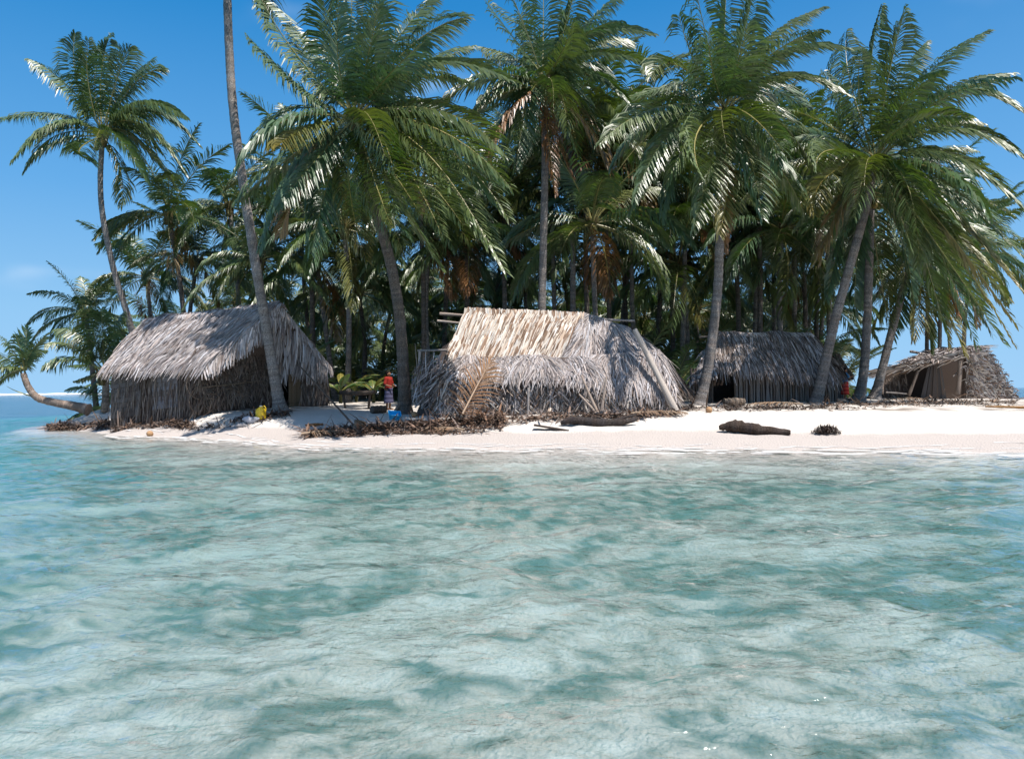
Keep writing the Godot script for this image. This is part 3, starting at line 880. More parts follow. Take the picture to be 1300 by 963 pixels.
func build_hut_left() -> void:
	var eL := P(131, 472, 32.2); var eR := P(256, 469, 30.2); var rR := P(354, 386, 31.6); var rL := P(188, 405, 34.6)
	var bR := P(421, 468, 34.8); var bL := rL + (bR - rR) * 1.0
	var org := G(250, 31.0)
	var h := thing("thatched_hut", "grey thatched hut with steep sunlit roof at the sand tip", "hut", org)
	var mb := MB.new()
	slab(mb, eL - org, eR - org, rR - org, rL - org, 0.10, BED_TONE)
	thatch(mb, eL - org, eR - org, rR - org, rL - org, 6500, 0.85, 0.020, GREYS, 0.06)
	part("roof_slope", mb.mesh(), M.thatch, h)
	mb = MB.new()
	slab(mb, bR - org, bL - org, rL - org, rR - org, 0.10, BED_TONE)
	thatch(mb, bR - org, bL - org, rL - org, rR - org, 1800, 0.62, 0.03, GREYS, 0.07)
	part("roof_slope", mb.mesh(), M.thatch, h)
	# gable thatch skirt hanging over the upper gable, and the fringe of its raking edges
	mb = MB.new()
	var gable_mid := rR + Vector3(0.05, -0.35, 0.1)
	var gl := eR.lerp(rR, 0.12); var gr := bR.lerp(rR, 0.10)
	for k in 900:
		var t := rng.randf()
		var top := gl.lerp(gr, t)
		var apex := gl.lerp(rR, t * 2.0) if t < 0.5 else rR.lerp(gr, (t - 0.5) * 2.0)
		var v := rng.randf() if t > 0.47 else rng.randf_range(0.72, 1.0)
		var a := top.lerp(apex, v) + Vector3(0.25, 0, 0.25) * rng.randf_range(-0.4, 0.4)
		var low := 0.75 if t > 0.52 else 0.45
		a.y = maxf(a.y, 2.6)
		var L := rng.randf_range(0.4, low + 0.35)
		var sway := Vector3(rng.randf_range(-0.25, 0.15), -1, 0.2).normalized()
		mb.strip(a - org, a + sway * L * 0.5 - org, a + sway * L - org, Vector3(0.72, 0, -0.2).normalized() * 0.03 * rng.randf_range(0.6, 1.4), 0.6, 1.0, 0.3, jit(GREYS[rng.randi() % 5], 0.3))
	for k in 420:
		var q := eR.lerp(rR, rng.randf()) if k % 3 else bR.lerp(rR, rng.randf())
		var dn := (Vector3(0.2, -1, 0.25) + Vector3(rng.randf_range(-0.3, 0.3), 0, 0)).normalized()
		var L2 := rng.randf_range(0.2, 0.5)
		mb.strip(q - org + Vector3(0, 0.06, 0), q + dn * L2 * 0.5 - org, q + dn * L2 - org, Vector3(0.6, 0, -0.5).normalized() * 0.03, 0.7, 1.0, 0.3, jit(GREYS[rng.randi() % 5], 0.25))
	part("gable_thatch", mb.mesh(), M.thatch, h)
	# ridge roll
	mb = MB.new()
	for k in 500:
		var q := rL.lerp(rR, rng.randf_range(-0.02, 1.02)) + Vector3(0, 0.04, 0)
		var s := 1.0 if rng.randf() < 0.6 else -1.0
		var dn := (Vector3(-0.25 * s, -0.75, 0.8 * s) + Vector3(rng.randf_range(-0.35, 0.35), rng.randf_range(-0.1, 0.35), 0)).normalized()
		var L3 := rng.randf_range(0.25, 0.55)
		mb.strip(q - org, q + dn * L3 * 0.5 + Vector3(0, 0.05, 0) - org, q + dn * L3 - org, Vector3(0.9, 0, -0.4).normalized() * 0.035, 0.7, 1.0, 0.3, jit(GREYS[rng.randi() % 5], 0.25))
	part("ridge_cover", mb.mesh(), M.thatch, h)
	# walls
	var w1 := G(143, 32.6); var w2 := G(247, 30.9); var w3 := G(414, 34.6); var w4 := w1 + (w3 - w2)
	w4.y = w3.y
	var ty := 2.52
	mb = MB.new()
	var face := (w2 - w1).cross(Vector3.UP).normalized()
	if face.z < 0: face = -face
	var inn := -face * 0.06
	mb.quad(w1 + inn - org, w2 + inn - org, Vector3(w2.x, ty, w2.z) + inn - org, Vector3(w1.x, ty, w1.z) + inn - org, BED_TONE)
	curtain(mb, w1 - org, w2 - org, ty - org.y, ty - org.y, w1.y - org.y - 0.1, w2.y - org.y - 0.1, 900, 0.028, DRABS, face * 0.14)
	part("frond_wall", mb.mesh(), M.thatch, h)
	# the plain mat panels set in the front wall, each of woven bands
	var spans := [[0.0, 0.36, 0.12, 0.92, Color(0.20, 0.175, 0.165)], [0.52, 0.82, 0.2, 1.0, Color(0.27, 0.255, 0.265)]]
	for s in spans:
		var panel := Node3D.new()
		panel.name = "mat_panel"
		h.add_child(panel, true)
		var bands := 8
		for k in bands:
			mb = MB.new()
			var a := w1.lerp(w2, s[0]); var b := w1.lerp(w2, s[1])
			var y0 := lerpf(a.y + 0.25, ty - 0.1, lerpf(s[2], s[3], float(k) / bands))
			var y1 := lerpf(a.y + 0.25, ty - 0.1, lerpf(s[2], s[3], (k + 0.9) / bands))
			var f := face * (0.085 + rng.randf() * 0.02)
			var c: Color = jit(s[4], 0.18)
			mb.box((a + b) * 0.5 + f + Vector3(0, (y0 + y1) * 0.5 - (a.y + b.y) * 0.5, 0) - org, (b - a) * 0.5, Vector3(0, (y1 - y0) * 0.5, 0), face * 0.012, c)
			part("band", mb.mesh(), M.wood, panel)
	var gface := (w3 - w2).cross(Vector3.UP).normalized()
	if gface.z < 0: gface = -gface
	mb = MB.new()
	var inn2 := -gface * 0.08
	var dA := 0.62; var dB := 0.78  # doorway
	var q1 := w2.lerp(w3, dA); var q2 := w2.lerp(w3, dB)
	for s in [[w2, q1], [q2, w3]]:
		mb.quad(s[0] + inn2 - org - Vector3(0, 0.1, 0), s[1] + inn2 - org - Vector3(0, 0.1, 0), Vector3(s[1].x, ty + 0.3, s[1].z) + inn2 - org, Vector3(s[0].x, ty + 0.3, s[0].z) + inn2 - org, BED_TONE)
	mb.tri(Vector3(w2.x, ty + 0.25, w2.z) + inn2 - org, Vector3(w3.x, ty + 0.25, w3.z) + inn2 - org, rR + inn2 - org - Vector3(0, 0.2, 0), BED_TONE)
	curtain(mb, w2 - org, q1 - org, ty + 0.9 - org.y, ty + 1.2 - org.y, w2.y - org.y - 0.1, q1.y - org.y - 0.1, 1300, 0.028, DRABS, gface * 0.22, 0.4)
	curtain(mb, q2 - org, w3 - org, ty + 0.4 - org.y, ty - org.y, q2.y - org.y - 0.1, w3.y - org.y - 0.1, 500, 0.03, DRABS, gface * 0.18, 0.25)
	mb.quad(w3 - org, w4 - org, Vector3(w4.x, ty, w4.z) - org, Vector3(w3.x, ty, w3.z) - org, BED_TONE)
	mb.quad(w1 - org, w4 - org, Vector3(w4.x, ty + 1, w4.z) - org, Vector3(w1.x, ty, w1.z) - org, BED_TONE)
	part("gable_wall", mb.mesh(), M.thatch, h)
	# looped withies tangled on the gable
	mb = MB.new()
	for k in 26:
		var t := rng.randf_range(0.04, 0.5)
		var c0 := w2.lerp(w3, t) + gface * 0.25
		var pts := []
		var R := rng.randf_range(0.3, 0.75)
		var a0 := rng.randf_range(0.0, 2.0)
		var y0 := rng.randf_range(0.3, 1.4)
		for j in 9:
			var an := a0 + j * 0.32
			pts.append(c0 + (w3 - w2).normalized() * cos(an) * R + Vector3(0, y0 + sin(an) * R * 0.9, 0) - org)
		mb.tube(pts, [0.016, 0.016, 0.016, 0.016, 0.015, 0.015, 0.014, 0.013, 0.012], 5, [jit(Color(0.24, 0.19, 0.15), 0.35)])
	part("withies", mb.mesh(true), M.wood, h)
	# door leaf of canes beside the dark doorway
	var door := Node3D.new()
	door.name = "door"
	h.add_child(door, true)
	var d0 := q1.lerp(q2, 0.38); var d1 := q2
	for k in 7:
		mb = MB.new()
		var p := d0.lerp(d1, (k + 0.5) / 7.0) + gface * 0.12
		mb.box(p + Vector3(0, 0.72, 0) - org, (d1 - d0) / 14.5, Vector3(0, 0.74 + rng.randf() * 0.03, 0), gface * 0.014, jit(Color(0.27, 0.19, 0.12), 0.2))
		part("board", mb.mesh(), M.wood, door)
	for y in [0.25, 1.15]:
		mb = MB.new()
		pole(mb, d0 + gface * 0.15 + Vector3(0, y, 0) - org, d1 + gface * 0.15 + Vector3(0, y, 0) - org, 0.018, Color(0.22, 0.15, 0.1))
		part("batten", mb.mesh(true), M.wood, door)
	for w in [w1, w2, q1, q2, w3, w4]:
		one_pole("post", h, w + Vector3(0, -0.15, 0), Vector3(w.x, ty + 0.15, w.z), 0.06, Color(0.2, 0.16, 0.13), org)
	one_pole("ridge_pole", h, rL + (rL - rR).normalized() * 0.2 - Vector3(0, 0.12, 0), rR + (rR - rL).normalized() * 0.3 - Vector3(0, 0.12, 0), 0.055, Color(0.25, 0.2, 0.17), org)
	one_pole("rail", h, w2.lerp(w3, 0.03) + gface * 0.3 + Vector3(0, 1.2, 0), w2.lerp(w3, 0.42) + gface * 0.3 + Vector3(0, 1.3, 0), 0.02, Color(0.3, 0.24, 0.18), org)

func build_hut_middle() -> void:
	var org := G(690, 28.5)
	var h := thing("ragged_hut", "ragged half-collapsed hut with straw topped roof and grey thatch skirts", "hut", org)
	var rL := P(592, 394, 30.2); var rM := P(738, 400, 30.2); var rR := P(800, 416, 30.4)
	var mb := MB.new()
	# straw band on the upper left
	var sL := P(566, 456, 28.5); var sR := P(706, 460, 28.3)
	slab(mb, sL - org, sR - org, rM - org, rL - org, 0.12, BED_TONE)
	thatch(mb, sL - org, sR - org, rM - org, rL - org, 2400, 1.25, 0.032, STRAW, 0.07, 0.3, 0.07)
	for k in 260:
		var q := rL.lerp(rM, rng.randf()) + Vector3(rng.randf_range(-0.1, 0.1), rng.randf_range(0.0, 0.14), 0.1)
		var dn := Vector3(rng.randf_range(-0.3, 0.3), -1, 0.35).normalized()
		mb.strip(q - org, q + dn * 0.3 + Vector3(0, 0, 0.08) - org, q + dn * 0.75 - org, Vector3(1, 0, 0.2) * 0.035, 0.7, 1.0, 0.3, jit(STRAW[rng.randi() % 6], 0.3))
	part("straw_roof", mb.mesh(), M.thatch, h)
	# grey thatch to the right, swept diagonally, in two lapped courses
	mb = MB.new()
	var gA := P(648, 476, 27.95); var gB := P(848, 470, 28.9)
	slab(mb, gA - org, gB - org, rR - org, rM - org, 0.12, BED_TONE)
	thatch(mb, gA - org, gB - org, rR - org, rM - org, 2600, 0.95, 0.018, GREYS, 0.07, 0.3, 0.45)
	part("grey_roof", mb.mesh(), M.thatch, h)
	mb = MB.new()
	var lA := P(576, 482, 27.5); var lB := P(742, 484, 27.2); var lC := P(738, 454, 28.2); var lD := P(590, 452, 28.5)
	slab(mb, lA - org, lB - org, lC - org, lD - org, 0.10, BED_TONE)
	thatch(mb, lA - org, lB - org, lC - org, lD - org, 2300, 0.95, 0.018, GREYS, 0.09, 0.35, 0.7)
	var lE := P(862, 508, 27.9); var lF := P(838, 446, 28.9); var lG := P(730, 490, 27.15)
	slab(mb, lG - org, lE - org, lF - org, lC - org, 0.10, BED_TONE)
	thatch(mb, lG - org, lE - org, lF - org, lC - org, 1900, 0.95, 0.018, GREYS, 0.09, 0.35, 0.5)
	part("lower_roof", mb.mesh(), M.thatch, h)
	# hip end far right, shade painted in by drab tones, and the dark back slope
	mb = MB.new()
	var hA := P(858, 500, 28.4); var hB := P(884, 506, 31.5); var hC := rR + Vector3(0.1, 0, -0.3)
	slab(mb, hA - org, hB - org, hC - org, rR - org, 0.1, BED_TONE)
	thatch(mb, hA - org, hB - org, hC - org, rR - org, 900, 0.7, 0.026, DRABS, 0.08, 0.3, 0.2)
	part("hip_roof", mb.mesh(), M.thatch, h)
	mb = MB.new()
	var kL := rL + Vector3(-0.3, -1.7, -2.2); var kR := rR + Vector3(0.3, -1.5, -2.2)
	slab(mb, kR - org, kL - org, rL - org, rR - org, 0.1, BED_TONE)
	thatch(mb, kR - org, kL - org, rL - org, rR - org, 700, 0.8, 0.04, GREYS, 0.1)
	part("back_roof", mb.mesh(), M.thatch, h)
	# front wall of withered fronds hung on sticks
	mb = MB.new()
	var fA := G(556, 28.0); var fB := G(742, 27.75); var fC := G(854, 28.6)
	for s in [[fA, fB, 2.1, 2.0], [fB, fC, 2.0, 2.1]]:
		var a: Vector3 = s[0] - org + Vector3(0, -0.1, -0.25)
		var b: Vector3 = s[1] - org + Vector3(0, -0.1, -0.25)
		mb.quad(a, b, b + Vector3(0, 1.25, -0.1), a + Vector3(0, 1.25, -0.1), BED_TONE)
		curtain(mb, s[0] - org, s[1] - org, s[2] - org.y, s[3] - org.y, s[0].y - org.y - 0.05, s[1].y - org.y - 0.05, 2400, 0.024, GREYS + GREYS + DRABS + STRAW, Vector3(0, 0, 0.5), 0.9)
	part("frond_wall", mb.mesh(), M.thatch, h)
	# left end: a slope of sticks and stalks heaped against the frame
	mb = MB.new()
	var eA := P(527, 517, 28.0); var eB := P(560, 440, 29.3)
	slab(mb, G(527, 28.2) - org, G(560, 27.6) - org, P(590, 420, 29.5) - org, P(562, 440, 30.5) - org, 0.1, BED_TONE)
	for k in 420:
		var a := P(rng.randf_range(522, 585), rng.randf_range(470, 520), 27.6 + rng.randf() * 0.7)
		var dir := Vector3(rng.randf_range(-0.1, 0.9), rng.randf_range(0.25, 1.0), rng.randf_range(-0.7, 0.0)).normalized()
		var L := rng.randf_range(0.4, 1.1)
		a.y = maxf(a.y, height_at(a.x, -a.z))
		mb.strip(a - org, a + dir * L * 0.5 + Vector3(0, 0.05, 0.05) - org, a + dir * L - org, Vector3(0.4, -0.5, 0.5).normalized() * rng.randf_range(0.015, 0.035), 0.6, 1.0, 0.4, jit((GREYS + DRABS)[rng.randi() % 9], 0.3))
	part("stalk_heap", mb.mesh(), M.thatch, h)
	# frame poles that stick out of the thatch
	var pc := Color(0.52, 0.45, 0.40)
	for s in [[558, 398, 600, 401, 30.3, 0.06], [555, 407, 604, 412, 30.0, 0.045], [530, 445, 572, 444, 29.0, 0.045], [533, 446, 529, 515, 28.8, 0.05], [765, 405, 806, 407, 30.3, 0.05], [575, 460, 556, 500, 28.0, 0.05], [600, 510, 603, 530, 27.1, 0.04], [671, 492, 670, 530, 27.0, 0.045], [744, 490, 742, 520, 27.0, 0.04], [752, 488, 762, 525, 26.9, 0.04], [768, 480, 757, 515, 27.0, 0.035]]:
		one_pole("pole", h, P(s[0], s[1], s[4]), P(s[2], s[3], s[4]), s[5], jit(pc, 0.25), org)
	# loose pieces leaning against it
	mb = MB.new()
	var pa := G(860, 27.3) + Vector3(0, -0.05, 0.0); var pb := P(806, 418, 28.2)
	pole(mb, Vector3.ZERO, pb - pa, 0.13, Color(0.68, 0.61, 0.54), 0.09)
	solo("leaning_pole", mb.mesh(true), M.wood, "thick pale bleached pole leaning on the end of the ragged hut", "pole", pa)
	mb = MB.new()
	pa = G(497, 29.2); pb = P(530, 478, 29.4)
	mb.box((pb - pa) * 0.5, (pb - pa) * 0.52, Vector3(0.09, 0.05, 0), Vector3(0, 0, 0.03), Color(0.30, 0.23, 0.19))
	solo("plank", mb.mesh(), M.wood, "brown plank propped against the stalk heap near the person in red blouse", "plank", pa)
	# big brown dead frond
	pa = G(581, 26.4) + Vector3(0, 0.02, 0)
	var fr := thing("dry_frond", "big dry orange brown palm frond propped against the ragged hut", "palm frond", pa)
	pb = P(622, 460, 27.4)
	var fm := MB.new()
	pole(fm, Vector3.ZERO, pb - pa, 0.05, Color(0.58, 0.42, 0.30), 0.02)
	part("stalk", fm.mesh(true), M.wood, fr)
	part("leaflets", frond(Vector3.ZERO, (pb - pa) * 0.55 + Vector3(0, 0.05, 0.12), (pb - pa) * 1.03, {"col": Color(0.36, 0.20, 0.11), "tip": Color(0.42, 0.25, 0.14), "droop": 0.25, "leaf": 0.95, "n": 30, "width": 0.022, "rib": Color(0.58, 0.42, 0.30), "wind": Vector3.ZERO, "roll": 0.9}), M.thatch, fr)
	# split dry stem standing in the sand before the wall
	pa = G(762, 26.5)
	fr = thing("split_stem", "splayed pale dry leaf stalk standing in the sand before the hut", "palm stalk", pa)
	for s in [[744, 492, 0.045], [738, 476, 0.03], [770, 478, 0.03], [752, 510, 0.06], [735, 500, 0.03]]:
		fm = MB.new()
		pole(fm, Vector3(0, -0.05, 0), P(s[0], s[1], 26.6) - pa, 0.07, Color(0.55, 0.44, 0.36), s[2])
		part("splinter", fm.mesh(true), M.wood, fr)

func build_hut_dark() -> void:
	var org := G(965, 33.0)
	var h := thing("low_hut", "low dark hut with cane walls in the shade of two palms", "hut", org)
	var rL := P(902, 423, 35.0); var rR := P(1030, 424, 35.0)
	var eM := P(938, 474, 33.0); var eR := P(1066, 484, 33.2); var eL := P(912, 470, 33.2)
	var mb := MB.new()
	slab(mb, eL - org, eR - org, rR - org, rL - org, 0.1, BED_TONE)
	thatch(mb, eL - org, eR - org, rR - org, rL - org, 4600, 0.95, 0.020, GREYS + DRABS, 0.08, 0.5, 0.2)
	for k in 420:
		var q := rL.lerp(rR, rng.randf()) + Vector3(0, 0.05, 0.02)
		var dn := Vector3(rng.randf_range(-0.4, 0.4), -0.8, 0.6).normalized()
		mb.strip(q - org, q + dn * 0.2 + Vector3(0, 0.04, 0.03) - org, q + dn * 0.5 - org, Vector3(1, 0, 0.1) * 0.035, 0.7, 1.0, 0.4, jit((STRAW + GREYS)[rng.randi() % 11], 0.25))
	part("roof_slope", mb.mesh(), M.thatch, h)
	mb = MB.new()
	var hA := eR; var hB := P(1070, 474, 37.0)
	slab(mb, hA - org, hB - org, rR + Vector3(0.05, 0, -0.2) - org, rR - org, 0.1, BED_TONE)
	thatch(mb, hA - org, hB - org, rR + Vector3(0.05, 0, -0.2) - org, rR - org, 700, 0.7, 0.03, DRABS, 0.08, 0.4)
	var kL := rL + Vector3(-0.2, -1.7, -1.9); var kR := rR + Vector3(0.8, -1.7, -1.9)
	slab(mb, kR - org, kL - org, rL - org, rR - org, 0.1, BED_TONE)
	part("roof_slope", mb.mesh(), M.thatch, h)
	# side flap of thatch over the left end
	mb = MB.new()
	var sA := P(872, 488, 33.4); var sB := P(908, 480, 32.9); var sC := P(912, 440, 34.5); var sD := P(896, 446, 35.0)
	slab(mb, sA - org, sB - org, sC - org, sD - org, 0.1, BED_TONE)
	thatch(mb, sA - org, sB - org, sC - org, sD - org, 420, 0.6, 0.04, GREYS, 0.1, 0.6, 0.3)
	part("side_flap", mb.mesh(), M.thatch, h)
	var a := G(934, 33.6); var b := G(1062, 33.8); var c := G(878, 34.0); var d := G(1058, 36.8)
	wall_of_sticks(h, a, b, 2.35, 2.3, 0.105, 0.045, [Color(0.34, 0.29, 0.25), Color(0.24, 0.20, 0.17), Color(0.42, 0.38, 0.36)], org)
	wall_of_sticks(h, c, G(902, 33.8), 2.0, 2.2, 0.12, 0.05, [Color(0.34, 0.29, 0.25), Color(0.24, 0.20, 0.17), Color(0.42, 0.38, 0.36)], org)
	wall_of_sticks(h, b, d, 2.3, 2.3, 0.12, 0.05, [Color(0.34, 0.29, 0.25), Color(0.24, 0.20, 0.17), Color(0.42, 0.38, 0.36)], org)
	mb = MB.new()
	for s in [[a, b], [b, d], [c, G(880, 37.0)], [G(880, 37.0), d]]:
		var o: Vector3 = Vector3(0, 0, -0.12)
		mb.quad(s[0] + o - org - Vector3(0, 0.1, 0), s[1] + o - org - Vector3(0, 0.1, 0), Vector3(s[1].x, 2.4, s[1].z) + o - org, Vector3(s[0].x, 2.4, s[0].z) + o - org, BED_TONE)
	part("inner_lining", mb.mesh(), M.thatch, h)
	for w in [a, b, c, G(904, 33.6)]:
		one_pole("post", h, w - Vector3(0, 0.1, 0), Vector3(w.x, 2.55, w.z), 0.06, Color(0.2, 0.16, 0.13), org)
	one_pole("lintel", h, P(912, 468, 33.3), P(932, 470, 33.3), 0.04, Color(0.40, 0.33, 0.26), org)
	one_pole("ridge_pole", h, P(888, 428, 35.0), P(912, 426, 35.0), 0.05, Color(0.36, 0.3, 0.25), org)
	# little hut behind, of which one end shows
	org = G(1062, 43.0)
	h = thing("small_hut", "small hut end with plain wall behind the person in red", "hut", org)
	mb = MB.new()
	var q1 := P(1030, 452, 43.5); var q2 := P(1061, 448, 43.0); var q3 := P(1084, 480, 42.0); var q4 := P(1040, 484, 42.0)
	slab(mb, q4 - org, q3 - org, q2 - org, q1 - org, 0.12, BED_TONE)
	thatch(mb, q4 - org, q3 - org, q2 - org, q1 - org, 700, 0.6, 0.04, DRABS, 0.1)
	part("roof_slope", mb.mesh(), M.thatch, h)
	wall_of_sticks(h, G(1040, 42.6), G(1071, 42.6), 2.2, 2.1, 0.11, 0.055, [Color(0.30, 0.26, 0.25), Color(0.24, 0.21, 0.2)], org)

func build_shelter() -> void:
	var org := G(1190, 46.5)
	var h := thing("beach_shelter", "open thatched shelter of heaped palm stalks on the bright beach", "hut", org)
	var mb := MB.new()
	var eL := P(1118, 474, 45.0); var eM := P(1190, 452, 44.6); var rR := P(1246, 443, 47.0); var rL := P(1178, 446, 48.5)
	# roof: low on the left, rising to the right
	var roof_front_r := P(1228, 452, 44.6)
	slab(mb, eL - org, roof_front_r - org, rR - org, rL - org, 0.14, BED_TONE)
	thatch(mb, eL - org, roof_front_r - org, rR - org, rL - org, 1900, 0.9, 0.04, GREYS + DRABS, 0.14, 0.1, 0.9)
	for k in 500:
		var t := rng.randf()
		var q := eL.lerp(roof_front_r, t) + Vector3(0, rng.randf_range(-0.05, 0.2), rng.randf_range(-0.4, 0.1))
		var dir := ((eL - roof_front_r).normalized() + Vector3(rng.randf_range(-0.2, 0.2), rng.randf_range(-0.25, 0.15), rng.randf_range(-0.2, 0.3))).normalized()
		var L := rng.randf_range(0.5, 1.3)
		mb.strip(q - org, q + dir * L * 0.5 + Vector3(0, 0.06, 0) - org, q + dir * L - org, Vector3(0.1, 0.8, 0.5) * 0.045, 0.7, 1.0, 0.4, jit((GREYS + STRAW)[rng.randi() % 11], 0.3))
	part("roof", mb.mesh(), M.thatch, h)
	# heaped right side
	mb = MB.new()
	var sA := G(1224, 45.2); var sB := G(1296, 47.0); var sC := P(1252, 448, 47.4); var sD := roof_front_r
	slab(mb, sA - org, sB - org, sC - org, sD - org, 0.2, BED_TONE)
	for k in 2100:
		var u := rng.randf(); var v := rng.randf()
		var q := sA.lerp(sB, u).lerp(sD.lerp(sC, u), v) + Vector3(0.02, 0.08, 0.12) * rng.randf_range(0.0, 1.6)
		var dir := Vector3(rng.randf_range(-0.3, 1.0), rng.randf_range(-1.0, 0.9), rng.randf_range(0.0, 0.3)).normalized()
		var L := rng.randf_range(0.3, 0.75) * (1.0 - 0.4 * u)
		mb.strip(q - org, q + dir * L * 0.5 + Vector3(0, 0.08, 0.1) - org, q + dir * L - org, Vector3(0.3, 0.7, 0.4).normalized() * 0.04 * rng.randf_range(0.5, 1.3), 0.7, 1.0, 0.4, jit((GREYS + STRAW)[rng.randi() % 11], 0.3))
	part("heaped_side", mb.mesh(), M.thatch, h)
	mb = MB.new()
	var bA := G(1112, 48.5); var bB := G(1290, 49.0)
	mb.quad(bA - org, bB - org, P(1250, 446, 48.6) - org, P(1124, 476, 48.4) - org, BED_TONE)
	curtain(mb, G(1112, 46.5) - org, G(1150, 46.8) - org, 2.0 - org.y, 2.6 - org.y, -0.05, -0.05, 250, 0.05, DRABS, Vector3(0, 0, 0.2), 0.4)
	part("back_wall", mb.mesh(), M.thatch, h)
	# grey mat hung in the opening
	mb = MB.new()
	var m0 := G(1168, 45.6); var m1 := G(1202, 45.4)
	var mat := Node3D.new()
	mat.name = "hanging_mat"
	h.add_child(mat, true)
	var t0 := P(1180, 458, 45.5); var t1 := P(1194, 459, 45.3)
	for k in 9:
		mb = MB.new()
		var u0 := k / 9.0; var u1 := (k + 0.94) / 9.0
		var dz := Vector3(0, 0, rng.randf_range(-0.05, 0.05))
		mb.quad(m0.lerp(m1, u0) - org + dz, m0.lerp(m1, u1) - org + dz, t0.lerp(t1, u1) - org + dz, t0.lerp(t1, u0) - org + dz, jit(Color(0.17, 0.15, 0.14), 0.25))
		part("strip", mb.mesh(), M.wood, mat)
	for s in [[1154, 502, 1166, 470, 44.9, 0.10], [1216, 500, 1219, 458, 44.7, 0.14], [1120, 500, 1122, 474, 45.0, 0.08], [1230, 447, 1244, 443, 45.5, 0.08], [1156, 446, 1172, 449, 48.0, 0.09], [1125, 498, 1152, 500, 45.0, 0.05], [1210, 478, 1224, 466, 44.8, 0.05]]:
		one_pole("pole", h, P(s[0], s[1], s[4]), P(s[2], s[3], s[4]), s[5], jit(Color(0.33, 0.28, 0.25), 0.3), org)

# ---------------------------------------------------------------- things lying about
func rough_log(pts: Array, radii: Array, col: Color, sides := 12) -> MB:
	var mb := MB.new()
	var p := spline(pts, 22)
	var rr := []
	var cc := []
	for k in p.size():
		var u := float(k) / 22.0 * (radii.size() - 1)
		var q := mini(int(u), radii.size() - 2)
		rr.append(lerpf(radii[q], radii[q + 1], u - q) * rng.randf_range(0.92, 1.08))
		cc.append(jit(col, 0.3))
	mb.tube(p, rr, sides, cc, true, 0.17, rng)
	return mb

